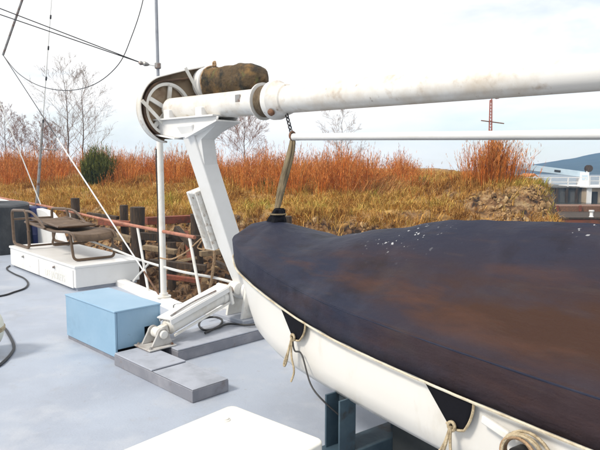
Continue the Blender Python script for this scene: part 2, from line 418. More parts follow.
# dry grass on the slope and the top of the bank, in tufts
P = []; H = []; C = []; LN = []
n = 0
while n < 15000:
    y = random.uniform(20.5, 44) if random.random() < .85 else random.uniform(40, 80)
    x = random.uniform(-.62, .48) * y
    d = y - toe(x) + .9 * fbm(x, y, .22, 3)
    if x > xend(y) - .7: continue
    face = math.exp(-((x - 9.8) / 3.1) ** 4 - ((y - 24.5) / .95) ** 2)
    dens = ss(3.0, 4.6, d) * (.4 + .6 * ss(-.35, .1, fbm(x, y, .55, 2)))
    dens *= 1 - .72 * ss(.2, .55, face)
    if random.random() > dens: continue
    hh = random.uniform(.18, .62) * (1 + .6 * fbm(x, y, .5, 2)); k0_ = fbm(x + 5, y, .28, 3) * .8 + fbm(x, y + 70, 1.1, 2) * .5 + random.gauss(0, .15)
    al = random.uniform(0, 2 * PI); rl = random.uniform(0, .6)
    for _ in range(9):
        xx, yy = x + random.gauss(0, .09), y + random.gauss(0, .09)
        P.append((xx, yy, terr(x, y) - .04)); H.append(hh * random.uniform(.6, 1.2)); C.append(k0_ + random.gauss(0, .15))
        a = random.uniform(0, 2 * PI); rr = random.uniform(.1, 1.0); LN.append((math.cos(a) * rr + math.cos(al) * rl, math.sin(a) * rr + math.sin(al) * rl - .45))
    n += 1
P = np.array(P); H = np.clip(np.array(H), .08, 1); C = np.array(C); LN = np.array(LN)
t = np.clip((C + .7) / 1.4, 0, 1)
cols = lerpcol((.55, .255, .06), (.68, .46, .135), t)
cols[C < -.38] *= .6; cols[np.abs(C - .12) < .07] *= np.array((.72, .86, .7))
gr = C > .55; cols[gr] = lerpcol((.60, .46, .10), (.34, .36, .06), np.clip((C[gr] - .55) / .5, 0, 1))
cols *= RNG.uniform(.6, 1.2, (len(cols), 1))
tag(blades('dry_grass', P, H, RNG.uniform(.014, .034, len(P)), LN, cols), 'dry straw coloured grass covering the slope of the bank', 'grass', kind='stuff')

# tall orange shoots: stems with short side sprigs
def reeds(name, spots, hts, parent=None, sprigs=8, pal=((.62, .15, .018), (.72, .29, .055)), fan=None, tone=None):
    n = len(spots); spots = np.array(spots); hts = np.array(hts)
    lean = RNG.normal(0, .09, (n, 2)); lean[:, 0] += .07 * np.sin(spots[:, 0] * .9 + 2 * np.sin(spots[:, 1] * .7)) + .04
    if fan is not None: lean += fan
    P = [spots]; H = [hts]; W = [RNG.uniform(.013, .026, n)]; LN = [lean]
    base = RNG.uniform(0, 1, n) if tone is None else np.clip(tone * .7 + RNG.uniform(0, .3, n), 0, 1); br = RNG.uniform(.42, 1.2, n)
    straw = RNG.uniform(0, 1, n) < .22
    def tint(c): c[straw] = c[straw] * .45 + np.array((.44, .23, .075)) * .55; return c
    C = [tint(lerpcol(pal[0], pal[1], base) * br[:, None])]
    for k in range(sprigs):
        f = RNG.uniform(.3, .97, n)
        q = spots.copy(); q[:, :2] += lean * (hts * f ** 1.4)[:, None] * .95; q[:, 2] += hts * f * .97
        P.append(q); H.append(RNG.uniform(.14, .36, n) * (1.15 - .5 * f) * hts / 2.); W.append(RNG.uniform(.010, .026, n))
        LN.append(RNG.normal(0, .45, (n, 2)) + lean * .6)
        C.append(tint(lerpcol(pal[0], (.68, .32, .10), np.clip(base * .45 + .55 * f ** 1.5, 0, 1)) * (br * RNG.uniform(.65, 1.2, n))[:, None]))
    return blades(name, np.concatenate(P), np.concatenate(H), np.concatenate(W), np.concatenate(LN), np.concatenate(C), parent)
S = []; HH = []; FN = []; TN = []
while len(S) < 16500:
    y = random.uniform(30, 60); x = random.uniform(-.62, .27) * y
    d = y - toe(x) + 1.2 * fbm(x, y, .22, 3)
    cl_ = fbm(x, y + 50, .30, 3)
    r = x / y
    sh = 2.6 * ss(-.16, -.04, r) * (1 - ss(.10, .17, r))        # the belt comes further down the slope in the middle
    dens = ss(11.5 - sh, 14.2 - sh, d) * (1 - ss(22, 32, d)) * (.3 + .7 * ss(-.3, .2, cl_))
    dens *= 1 - ss(.15, .25, r)
    if random.random() > dens: continue
    hc_ = max(.7, (2.36 + .6 * cl_ + random.gauss(0, .38)) * (1 - .42 * ss(.12, .24, r)))
    tone = random.random(); rad = random.uniform(.2, .5); fz = random.uniform(.25, .6); lx, ly = random.gauss(.03, .08), random.gauss(0, .06)
    for _ in range(random.randint(25, 75)):
        ox, oy = random.gauss(0, rad), random.gauss(0, rad)
        S.append((x + ox, y + oy, terr(x, y) - .06)); HH.append(hc_ * random.uniform(.55, 1.08) * max(.6, 1 - .22 * math.hypot(ox, oy) / rad))
        FN.append((lx + ox / rad * fz * .42, ly + oy / rad * fz * .42)); TN.append(tone)
tag(reeds('reed_bed', S, np.clip(HH, .5, 3), fan=np.array(FN), tone=np.array(TN)), 'dense belt of rust orange reeds along the top of the bank', 'reeds', kind='stuff')
# flattened stalks in the middle of the slope
S = []; HH = []
for i in range(420):
    c = D(372, 190, 31.5); x, y = c.x + random.gauss(0, 1.0), c.y + random.gauss(0, 1.5)
    S.append((x, y, terr(x, y))); HH.append(random.uniform(.8, 1.5))
tag(reeds('fallen_reeds', S, HH, sprigs=1, pal=((.40, .17, .06), (.46, .24, .10)), fan=np.array([[.9, -.3]])), 'patch of flattened brown reed stalks on the grassy slope', 'reeds', kind='stuff')
# clump on the mound
cb = V((9.0, 27.4, terr(9.0, 27.4)))
cl0 = thing('reed_clump', 'big fan shaped clump of orange reeds on the eroded mound', 'reeds', cb)
S = []; fan = []; HH = []
for i in range(900):
    a = random.uniform(0, 2 * PI); r = abs(random.gauss(0, .62)); x, y = cb.x + r * 1.3 * math.cos(a), cb.y + r * math.sin(a)
    S.append((x, y, terr(x, y) - .05)); HH.append(random.uniform(1.3, 2.45) * (1 - .12 * r)); fan.append(((x - cb.x) * .17, (y - cb.y) * .17))
reeds('stems', S, HH, cl0, fan=np.array(fan))
for k, (px, Y) in enumerate([(548, 31), (405, 33)]):
    pass

# dark green broom bush on the left, and low green tufts
def bush(name, c, rx, h, nst, label, cat='bush', green=((.05, .068, .016), (.19, .20, .042)), group=None):
    b = thing(name, label, cat, c, group)
    ang = RNG.uniform(0, 2 * PI, nst); r = np.sqrt(RNG.uniform(0, 1, nst)) * rx * .62
    pts = np.stack([c.x + r * np.cos(ang), c.y + r * np.sin(ang), np.full(nst, c.z - .05)], 1)
    hs = h * (RNG.uniform(.45, 1.0, nst)) * (1 - .75 * (r / (rx * .62)) ** 2 * .6) * (1 + .12 * np.sin(ang * 3 + 1))
    ln = np.stack([np.cos(ang) * r / rx * .32, np.sin(ang) * r / rx * .32], 1) + RNG.normal(0, .06, (nst, 2))
    P = [pts]; H = [hs]; W = [RNG.uniform(.010, .02, nst) * h / 2]; LN = [ln]; C = [lerpcol(green[0], green[1], RNG.uniform(0, .6, nst))]
    for k in range(15):
        f = RNG.uniform(.15, 1.0, nst); q = pts.copy(); q[:, :2] += ln * (hs * f)[:, None]; q[:, 2] += hs * f * .97
        P.append(q); H.append(RNG.uniform(.06, .16, nst) * h); W.append(RNG.uniform(.010, .026, nst) * h / 2)
        LN.append(RNG.normal(0, .5, (nst, 2))); C.append(lerpcol(green[0], green[1], np.clip(f * .6 + RNG.uniform(-.3, .4, nst), 0, 1)))
    blades('foliage', np.concatenate(P), np.concatenate(H), np.concatenate(W), np.concatenate(LN), np.concatenate(C), b)
    st = MB()
    for k in range(7):
        a = 2 * PI * k / 7 + .3; st.tube([c + V((0, 0, -.1)), c + V((math.cos(a) * rx * .2, math.sin(a) * rx * .2, h * .35)), c + V((math.cos(a) * rx * .42, math.sin(a) * rx * .42, h * .75))], [.04 * h / 2, .025 * h / 2, .008], 5)
    st.build('stem', 'bark', b)
    return b
def onbank(px, Y):
    x = (px - 300) / F * Y; return V((x, Y, terr(x, Y)))
bush('broom_bush', onbank(99, 38.5), 1.35, 2.75, 900, 'dark green broom bush standing left of the white pole')
for (px, Y, rx, h, lb) in [(490, 27.6, .9, .55, 'low green shrub at the foot of the orange reed clump on the mound'), (267, 33, .5, .8, 'small green shrub on the slope right behind the boat strap'), (422, 33.5, .55, .75, 'small green shrub at the right end of the reed belt'), (44, 46, .5, 1.0, 'small green shrub behind the whip antenna')]:
    bush('low_shrub', onbank(px, Y), rx, h, 120, lb, 'shrub', ((.07, .12, .025), (.20, .26, .05)), 'low green shrubs on the bank')

# bare trees
def bare_tree(base, h, label, lean=0., spread=.5, twm='twig', seed=1, dens=1., r0=None, group='bare trees behind the reeds', start=.18):
    rnd = random.Random(seed)
    tr = thing('bare_tree', label, 'tree', base, group)
    r0 = r0 or h * .011
    trunk = MB(); tw = MB()
    pts = []; nseg = 9; p = base + V((0, 0, -.2)); 
    for i in range(nseg + 1):
        f = i / nseg; pts.append(base + V((lean * h * f + rnd.gauss(0, .012) * h * f, rnd.gauss(0, .01) * h * f, h * f - .15)))
    rs = [r0 * (1 - .9 * i / nseg) for i in range(nseg + 1)]
    trunk.tube(pts, rs, 7)
    def branch(p, d, ln, r, lev):
        q = [p]; dd = d.copy(); k = 4 if lev < 2 else 3
        for i in range(k):
            dd = (dd + V((rnd.gauss(0, .07), rnd.gauss(0, .07), .07 if lev < 2 else .02))).normalized(); q.append(q[-1] + dd * ln / k)
        tw.tube(q, [r * (1 - .8 * i / k) for i in range(k + 1)], 4 if lev < 1 else 3, cap=False)
        if lev >= 3: return
        m = int((8, 6, 4)[lev] * dens + rnd.random())
        for j in range(m):
            f = rnd.uniform(.2, 1.); i = min(k - 1, int(f * k)); pp = q[i].lerp(q[i + 1], f * k - i)
            ax = dd.orthogonal().normalized(); ax.rotate(Matrix.Rotation(rnd.uniform(0, 2 * PI), 3, dd))
            nd = (dd * .9 + ax * rnd.uniform(.4, .9) + V((0, 0, .08))).normalized()
            branch(pp, nd, ln * rnd.uniform(.42, .62) * (1.1 - .4 * f), max(r * .5, .0085), lev + 1)
    nb = int(20 * dens)
    for j in range(nb):
        f = start + (1 - start) * (j + rnd.random()) / nb; f = min(f, .98); i = min(nseg - 1, int(f * nseg)); pp = pts[i].lerp(pts[i + 1], f * nseg - i)
        a = j * 2.4 + rnd.uniform(-.4, .4); up = .55 + .75 * f
        d = V((math.cos(a), math.sin(a), up)).normalized()
        branch(pp, d, h * spread * (.30 + .55 * math.sin(min(1, (1.02 - f) * 1.25) * PI / 2)) * .62 * rnd.uniform(.75, 1.1), r0 * (.42 - .28 * f), 0)
    trunk.build('trunk', 'bark', tr)
    tw.build('crown', twm, tr, smooth=0)
    return tr
bare_tree(onbank(70, 55), 9.6, 'tallest bare grey tree at left, its trunk just behind the broom bush', seed=3, spread=.74, start=.1, dens=.85, r0=.085)
bare_tree(onbank(84, 56), 9.2, 'bare grey tree close on the right of the tallest one', lean=.03, seed=5, spread=.68, start=.1, dens=.82, r0=.08)
bare_tree(onbank(245, 50), 5.6, 'fuzzy brown bare tree seen under the winch tube left of the boat strap', seed=8, spread=1.0, twm='twig_red', dens=1.05)
bare_tree(onbank(341, 47), 5.7, 'slim bare sapling crossed by the thin white bar', seed=11, spread=.8, r0=.05, dens=.75)
bare_tree(onbank(8, 60), 6.2, 'leftmost reddish bare tree at the edge of the picture', seed=13, spread=.7, twm='twig_red', dens=.9)
bare_tree(onbank(24, 62), 5.2, 'reddish bare tree second from the left edge', seed=17, spread=.7, twm='twig_red', dens=.9)
bare_tree(onbank(45, 61), 5.0, 'low reddish bare tree behind the whip antenna', seed=21, spread=.8, twm='twig_red', dens=.95)
bare_tree(onbank(56, 64), 4.6, 'low bare tree left of the tallest bare tree', seed=23, spread=.8, twm='twig_red', dens=.9)

# rubble along the foot of the bank
def rock_verts(c, r, rnd):
    base = [V((math.cos(a) * math.cos(e), math.sin(a) * math.cos(e), math.sin(e))) for e in (-.7, 0, .7) for a in [k * PI / 3 + e for k in range(6)]] + [V((0, 0, 1)), V((0, 0, -1))]
    sc = V((r * rnd.uniform(.7, 1.4), r * rnd.uniform(.7, 1.3), r * rnd.uniform(.45, .8)))
    from mathutils import Euler
    rt = Euler((rnd.uniform(0, 6), rnd.uniform(0, 6), rnd.uniform(0, 6))).to_matrix()
    vs_ = [c + rt @ (V((p.x * sc.x, p.y * sc.y, p.z * sc.z)) * rnd.uniform(.7, 1.25)) for p in base]
    fs = []
    for j in range(2):
        for k in range(6): fs.append((j * 6 + k, j * 6 + (k + 1) % 6, (j + 1) * 6 + (k + 1) % 6, (j + 1) * 6 + k))
    for k in range(6): fs.append((12 + k, 12 + (k + 1) % 6, 18)); fs.append(((k + 1) % 6, k, 19))
    return vs_, fs
rb = MB(); rnd = random.Random(5); k = 0
while k < 1700:
    y = rnd.uniform(16, 34); x = rnd.uniform(-.5, .45) * y; d = y - toe(x)
    if d < -3 or d > (4.2 if x < -2.5 else 2.6) or x > xend(y) - .3: continue
    rb.add(*rock_verts(V((x, y, terr(x, y) + .02)), rnd.uniform(.05, .16) if rnd.random() < .85 else rnd.uniform(.16, .32), rnd)); k += 1
tag(rb.build('rubble', 'rock', smooth=25), 'brown rubble and stones along the foot of the bank', 'rubble', kind='stuff')

mat('clay', (.34, .20, .085), .95, spots=[((.50, .36, .19), 1.6, .48, .65), ((.13, .07, .03), 2.4, .5, .64)], bump=(9, .9, .05))
cd9 = MB(); rnd = random.Random(9); k = 0
while k < 1350:
    if k < 800: x, y = rnd.gauss(9.9, 1.5), rnd.uniform(23.2, 25.9)
    else:
        y = rnd.uniform(21, 30); x = rnd.uniform(-.45, .36) * y
    d = y - toe(x) + .9 * fbm(x, y, .22, 3)
    if x > xend(y) - .2 or (k >= 800 and not 2.6 < d < 4.8): continue
    if mn.noise((x * .9, y * .9, 4)) < -.12: continue
    cd9.add(*rock_verts(V((x, y, terr(x, y) + .01)), rnd.uniform(.025, .08) if rnd.random() < .88 else rnd.uniform(.08, .17), rnd)); k += 1
tag(cd9.build('clay_clods', 'clay', smooth=30), 'pale clay clods on the broken faces of the bank and mound', 'clods', kind='stuff')

# ================================================================== RUINED TIMBER JETTY
def pile(px, ytop, Y, r, label, m='timber_dark'):
    t_ = D(px, ytop, Y); zb = min(terr(t_.x, t_.y) - .3, t_.z - .6)
    mb = MB(); n = 8
    path = [V((t_.x + random.gauss(0, .02), t_.y, zb + (t_.z - zb) * i / 4)) for i in range(5)]
    mb.tube(path, [r * random.uniform(.93, 1.06) for _ in path], 11)
    o = mb.build('timber_pile', m, bevel=.02); return tag(o, label, 'pile', 'old jetty piles')
pile(137, 207, 21, .27, 'thickest weathered jetty pile, left of the white pole')
pile(124, 205, 23, .16, 'dark thin pile close behind the thickest jetty pile')
pile(75, 198, 27, .2, 'dark pile stump behind the brown lounger')
pile(196, 214, 22, .22, 'dark pile behind the rusty control box on the davit')
pile(286.5, 216, 21.5, .2, 'dark pile seen right beside the boat strap')
pile(171, 242, 20.5, .16, 'low pile under the fallen beams right of the white pole')
pile(236, 240, 22, .2, 'low dark pile behind the foot of the davit')
def beam(p, q, wd, ht, m, label):
    o = MB().bar(p, q, wd, ht).build('fallen_timber', m, bevel=.015); return tag(o, label, 'timber', 'fallen jetty timbers')
beam(D(146, 221, 21.6), D(205, 218, 23), .35, .28, 'timber_red', 'reddish beam lying behind the white pole')
beam(D(144, 247, 19.8), D(176, 252, 19.6), .3, .16, 'timber_pale', 'pale yellowish plank low behind the white pole')
beam(D(140, 236, 20.6), D(236, 241, 21.4), .3, .26, 'timber_dark', 'long dark beam across the jetty piles')
beam(D(96, 232, 21.5), D(133, 240, 21), .34, .22, 'timber_pale', 'weathered plank left of the thickest pile')
beam(D(100, 222, 23.2), D(132, 224, 22), .22, .22, 'timber_red', 'short reddish timber left of the thickest pile')
beam(D(176, 228, 21), D(192, 246, 20.4), .2, .2, 'timber_dark', 'slanting dark timber under the reddish beam')
beam(D(150, 262, 19.2), D(206, 268, 19.0), .24, .2, 'timber_dark', 'lowest dark timber behind the wire rail')
beam(D(200, 254, 20.4), D(234, 250, 21), .26, .18, 'timber_pale', 'brown plank behind the hanging ropes')
beam(D(186, 232, 21.2), D(190, 262, 20.2), .16, .16, 'timber_red', 'upright broken timber right of the white pole')

rnd = random.Random(31)
for k, (px0, py0, px1, py1, Y0, wd, m_, lb) in enumerate([(88, 214, 118, 218, 23.5, .2, 'timber_dark', 'dark plank behind the lounger foot, left of the piles'),
        (150, 230, 170, 236, 20.9, .18, 'timber_dark', 'short dark plank just right of the thickest pile'), (162, 276, 200, 281, 18.6, .2, 'timber_red', 'reddish plank on the rubble behind the pole foot'),
        (206, 226, 232, 231, 22.2, .22, 'timber_dark', 'dark plank behind the control box and davit column'), (215, 262, 236, 272, 19.8, .2, 'timber_dark', 'dark plank between the two hanging ropes'),
        (112, 246, 132, 262, 20.4, .18, 'timber_dark', 'slanting dark plank left of the thickest pile'), (176, 262, 196, 258, 19.6, .14, 'timber_pale', 'thin pale lath above the lowest dark timber')]):
    beam(D(px0, py0, Y0), D(px1, py1, Y0 + rnd.uniform(-.5, .5)), wd, wd * .7, m_, lb)
# ================================================================== FAR QUAY
q0 = D(520, 190, 80); qz = D(560, 188, 80).z
quay = thing('quay_wall', 'dark concrete quay wall under the white railing', 'wall', V((q0.x, 80, -4)))
xR = (588 - 300) / F * 80
MB().box(((q0.x + xR) / 2 - 4, 86, (qz - 4) / 2), V((1, 0, 0)), V((0, 1, 0)), Z, xR - q0.x + 8, 12, qz + 4).build('wall_face', 'quay_concrete', quay)
MB().box(((q0.x + xR) / 2 - 4, 85.9, qz + .09), V((1, 0, 0)), V((0, 1, 0)), Z, xR - q0.x + 8.2, 12.4, .18).build('coping', 'quay_concrete', quay)
for i in range(7):
    x = q0.x + 1 + i * (xR - q0.x) / 7
    MB().box((x, 79.87, (qz - 4) / 2), V((1, 0, 0)), V((0, 1, 0)), Z, .3, .3, qz + 3.9).build('fender_post', 'timber_dark', quay)
ra = thing('quay_railing', 'white railing along the top of the far quay', 'railing', V((q0.x, 80.3, qz + .18)))
zt = D(560, 177.5, 80).z
x0r = (505 - 300) / F * 80
npost = 6
for i in range(npost):
    x = (533 + (i - 1) * 17.7 - 300) / F * 80
    MB().box((x, 80.3, (zt + qz + .18) / 2), V((1, 0, 0)), V((0, 1, 0)), Z, .16, .14, zt - qz - .18).build('post', 'far_white', ra)
for z in (zt, zt * .5 + (qz + .18) * .5):
    MB().bar((x0r, 80.3, z), ((587 - 300) / F * 80, 80.3, z), .12, .12).build('rail', 'far_white', ra)
# building with balcony at the right edge
bz = D(590, 188, 78).z
bl = thing('quay_building', 'beige quay building with white corner post and dark doorway at the right edge', 'building', V((42, 80, -4)))
xb0, xb1 = (587.5 - 300) / F * 78, (660 - 300) / F * 78
zlo = D(590, 209, 78).z
MB().box(((xb0 + xb1) / 2 + .15, 82.2, (bz + zlo) / 2), V((1, 0, 0)), V((0, 1, 0)), Z, xb1 - xb0, 7.9, bz - zlo).build('wall', 'far_beige', bl)
MB().box((xb0 + .25, 78.1, (bz + zlo) / 2), V((1, 0, 0)), V((0, 1, 0)), Z, .5, .4, bz - zlo).build('corner_post', 'far_white', bl)
MB().box((xb0 + 1.05, 78.2, (bz + zlo) / 2 - .25), V((1, 0, 0)), V((0, 1, 0)), Z, .75, .12, bz - zlo - .5).build('doorway', 'far_dark', bl)
MB().box(((xb0 + xb1) / 2, 81.9, bz + .12), V((1, 0, 0)), V((0, 1, 0)), Z, xb1 - xb0 + .6, 8.6, .16).build('floor_slab', 'far_white', bl)
for i in range(6):
    MB().box((xb0 + .1 + i * 1.35, 77.8, bz + .24 + .65), V((1, 0, 0)), V((0, 1, 0)), Z, .13, .13, 1.3).build('railing_post', 'far_white', bl)
for z in (.72, 1.32):
    MB().bar((xb0, 77.8, bz + .24 + z), (xb1, 77.8, bz + .24 + z), .1, .1).build('railing_bar', 'far_white', bl)
# rusty barge / sheet piling below
bg_ = thing('rusty_barge', 'rust red barge side moored below the quay', 'barge', V((26, 45, -3.2)))
z1, z0 = D(590, 219, 45).z, -3.4
MB().box((28, 48, (z1 + z0) / 2), V((1, 0, 0)), V((0, 1, 0)), Z, 16, 6, z1 - z0).build('hull', 'quay_red', bg_, bevel=.1)
MB().box((28, 48.1, z1 + .06), V((1, 0, 0)), V((0, 1, 0)), Z, 16.3, 6.3, .12).build('deck_edge', 'timber_dark', bg_)
z2 = D(590, 207, 50).z
MB().box((29, 52.5, (z2 + z0) / 2), V((1, 0, 0)), V((0, 1, 0)), Z, 18, 2.6, z2 - z0).build('cargo_wall', 'rust_dark', bg_)
for k in range(9):
    MB().box((20.6 + k * 2., 51.1, (z2 + z1) / 2 + .1), V((1, 0, 0)), V((0, 1, 0)), Z, .16, .2, z2 - z1 - .1).build('rib', 'timber_red', bg_)
bo = D(592, 215, 45.4); MB().lathe(V((bo.x, 45.5, z1 + .1)), Z, [(0, .2), (.1, .13), (.4, .13), (.45, .2), (.55, .2)], 12).build('bollard', 'far_white', bg_)
# pale blue gantry boom
gb = thing('quay_crane', 'pale blue crane boom on a white cab above the far quay', 'crane', D(583, 186, 86))
p1, p2 = D(520, 166.5, 86), D(583, 174.5, 86)
MB().bar(p1, p2, 1.0, .85).build('boom', 'far_blue', gb, bevel=.05)
pm = p1.lerp(p2, .57); MB().bar(pm + V((-.45, -.52, .05)), pm + V((.45, -.52, -.05)), .06, .3).build('plate', 'far_dark', gb)
pc = D(582.5, 179.5, 86); MB().box(pc, V((1, 0, 0)), V((0, 1, 0)), Z, 1.3, 1.3, 2.1).build('cab', 'far_white', gb, bevel=.05)
MB().box(pc + V((0, -.66, .3)), V((1, 0, 0)), V((0, 1, 0)), Z, .8, .06, .7).build('cab_window', 'far_blue', gb)
pd = D(588.5, 168.5, 86); MB().lathe(pd + V((0, -.35, 0)), V((0, 1, 0)), [(0, .3), (.02, .5), (.08, .52), (.1, .36), (.5, .36), (.52, .52), (.6, .52), (.62, .3)], 18).build('cable_drum', 'timber_dark', gb)
MB().bar(pd, pc + V((.4, 0, -1)), .3, .3).build('drum_post', 'far_white', gb)
MB().box(V((pc.x, 86, (pc.z - 1.05 + qz) / 2)), V((1, 0, 0)), V((0, 1, 0)), Z, .9, .9, pc.z - 1.05 - qz + .1).build('pedestal', 'far_white', gb)
# orange shed
sh = thing('orange_shed', 'orange shed with white gable behind the quay railing', 'shed', D(533, 188, 88))
a0, a1 = D(522, 181, 88), D(541.5, 187, 88); xw, zw0, zw1 = (a0.x + a1.x) / 2, qz, a0.z
MB().box((xw, 90, (zw0 + zw1) / 2), V((1, 0, 0)), V((0, 1, 0)), Z, a1.x - a0.x, 4, zw1 - zw0).build('wall', 'far_orange', sh)
ap = D(533, 173.5, 88).z
MB().prism([(a0.x - .2, 87.8, zw1), (a1.x + .2, 87.8, zw1), (xw + .3, 87.8, ap)], (0, 4.4, 0)).build('roof', 'far_orange', sh)
MB().prism([(xw - .2, 87.75, zw1 - .25), (xw + 1.0, 87.75, zw1 - .25), (xw + 1.0, 87.75, zw1 + .35), (xw + .4, 87.75, zw1 + .8), (xw - .2, 87.75, zw1 + .35)], (0, .05, 0)).build('gable_panel', 'far_white', sh)
# red lattice mast
mbp = onbank(489, 52); mt = D(491, 100, 52)
ms = thing('lattice_mast', 'slim red lattice mast with crossbar rising behind the reed clump', 'mast', mbp)
legs = [(-.08, -.08), (.08, -.08), (.08, .08), (-.08, .08)]
for lx, ly in legs:
    MB().tube([mbp + V((lx * 2, ly * 2, -.3)), mt + V((lx, ly, 0))], .028, 5).build('leg', 'mast_red', ms)
br = MB()
for k in range(26):
    f, g = k / 26, (k + 1) / 26
    for a in range(4):
        (xa, ya), (xb, yb) = legs[a], legs[(a + 1) % 4]; s1, s2 = 2 - f, 2 - g
        br.tube([mbp.lerp(mt, f) + V((xa * s1, ya * s1, 0)), mbp.lerp(mt, g) + V((xb * s2, yb * s2, 0))], .02, 3, cap=False)
br.build('bracing', 'mast_red', ms)
MB().tube([D(481, 120.5, 52), D(504, 123.5, 52)], .05, 5).build('crossbar', 'rust_dark', ms)
MB().tube([mt + V((0, 0, -.1)), mt + V((.12, 0, .25)), D(496, 98.5, 52), D(499, 98, 52)], .06, 5).build('top_arm', 'mast_red', ms)

# ================================================================== SHIP: BULWARK AND GUARD RAIL
def bul_h(u): return sinterp(u, [-.2, 3.6, 4.3, 5.2, 5.8, 16], [.075, .075, .11, .70, .80, .84])
rows = []
us = [i * .2 for i in range(0, 81)]
mb = MB()
sec = []
for u in us:
    h = bul_h(u)
    sec.append([edge(u, 0, -.07), edge(u, h, -.07), edge(u, h + .012, -.05), edge(u, h + .012, .05), edge(u, h, .07), edge(u, -.12, .07)])
mb.grid(sec)
bw = thing('bulwark', 'low white bulwark along the deck edge, rising to full height at the far left', 'bulwark', edge(0))
mb.build('plating', 'white_paint', bw)
m2 = MB().grid([[p + V((0, 0, .0)) for p in ((V((q.x, q.y, 0)) - V((n_.x, n_.y, 0)) * .07), (V((q.x, q.y, .075)) - n_ * .07), (V((q.x, q.y, .087)) - n_ * .05), (V((q.x, q.y, .087)) + n_ * .05), (V((q.x, q.y, .075)) + n_ * .07), (V((q.x, q.y, -.12)) + n_ * .07))] for q, n_ in ((E0 + V((.012, -.012, 0)), EN), (V((-1.1, 6.36, 0)), V((.25, .97, 0))), (V((-.80, 6.30, 0)), V((.22, .97, 0))), (V((-.05, 6.05, 0)), V((.45, .9, 0))), (V((.9, 4.6, 0)), V((.83, .55, 0))), (V((3.2, 1.5, 0)), V((.8, .6, 0))))])
m2.build('davit_platform_coaming', 'white_paint', bw)

RZ = .87
gd = thing('guard_rail', 'rusty top rail on white slanting stanchions along the deck edge', 'railing', edge(1))
def rz(u): return RZ - .01 * math.sin(u * .8)
MB().tube([edge(u, rz(u)) for u in [-.42 + .4 * i for i in range(42)]], .020, 8).build('top_rail', 'rust_rail', gd)
lo = [G(96, 243.5, .45), G(135, 258, .45)]
mid = [edge(u, .46 - .02 * math.sin(u * 1.7)) for u in (3.9, 3, 2, 1.1, .3, -.2)] + [V((-.92, 6.22, .42)), V((-.66, 6.0, .40))]
MB().tube(smoothpath(mid, 4), .016, 6).build('mid_rail', 'wire_light', gd)
def stanchion(u, lean, bm='white_stained'):
    p, q = edge(u, bul_h(u)), edge(u + lean, rz(u + lean) - .02)
    s_ = MB().tube([p, q], .0165, 7).build('stanchion', bm, gd)
    return s_
us_of = lambda px: ((-1.36 - (px - 300) / F * 6.43) / (.6 + .8 * (px - 300) / F))
for px in (202, 146):
    stanchion(us_of(px), .30)
stanchion(4.0, .2); 
p, q = edge(us_of(131), .13), edge(us_of(147), .43); MB().tube([p, q], .014, 6).build('brace', 'wire_light', gd)
# ropes tied to the rail end
rp_ = D(205, 238, 6.2)
rope = MB()
rope.tube(smoothpath([D(206, 237, 6.1), D(214, 249, 6.05), D(213, 270, 6.15), G(208, 299, .13)], 6), .016, 6)
rope.tube(smoothpath([D(212, 241, 6.1), D(226, 250, 6.05), D(233, 268, 6.1), D(236, 288, 6.2), G(236, 312, .13)], 6), .013, 6)
rope.tube(smoothpath([D(206, 236, 6.15), D(200, 243, 6.1), D(198, 248, 6.1), D(205, 249, 6.08), D(209, 242, 6.05), D(203, 238, 6.0), D(196, 243, 6.1), D(186, 252, 6.25), D(172, 259, 6.45), D(160, 258, 6.62)], 6), .009, 5)
tag(rope.build('mooring_rope', 'rope_tan'), 'tan ropes hanging from the rail end below the rusty control box', 'rope')

# ================================================================== POLE, STAYS, CABLES
pb = edge(us_of(161.5), .087, 0); 
top = D(157.6, 20, pb.y + .0); topz = 7.2
pol = thing('signal_pole', 'tall white pole standing on the deck edge behind the blue box', 'pole', pb)
z_join = D(158, 118, pb.y).z
def polept(z): f = (z - pb.z) / (topz - pb.z); return V((pb.x - .02 * f, pb.y, z))
MB().tube([polept(pb.z - .01), polept(z_join)], .037, 14).build('lower_tube', 'white_stained', pol)
MB().tube([polept(z_join - .02), polept(topz)], .018, 10).build('upper_tube', 'pole_grey', pol)
MB().lathe(polept(z_join) - Z * .04, Z, [(0, .044), (.05, .047), (.09, .03), (.1, .023)], 14).build('collar', 'white_stained', pol)
MB().lathe(pb, Z, [(0, .085), (.018, .085), (.02, .05), (.05, .05)], 16).build('foot', 'white_stained', pol)
MB().tube([polept(z) + V((-.043 - .003 * math.sin(z * 9), -.01, 0)) for z in [.14 + .12 * i for i in range(15)]], .008, 6).build('cable', 'black_rubber', pol)
MB().lathe(polept(D(158, 66, pb.y).z) - Z * .03, Z, [(0, .028), (.005, .036), (.06, .036), (.065, .028)], 12).build('clamp', 'galv', pol)

J = D(3, 55, 9.0)            # where the forestay, rod and cable meet
Q = polept(topz - .05)
m_off = V((-5.6, 6.2, 0))     # mast outside the picture on the left
ms2 = thing('rigging_mast', 'white rigging mast standing on the deck left of the picture', 'mast', m_off)
MB().tube([m_off, m_off + Z * 7], [.07, .045], 12).build('tube', 'white_paint', ms2)
MB().lathe(m_off, Z, [(0, .14), (.02, .14), (.022, .08), (.06, .08)], 14).build('foot', 'white_paint', ms2)
clampP = polept(D(158, 66.5, pb.y).z)
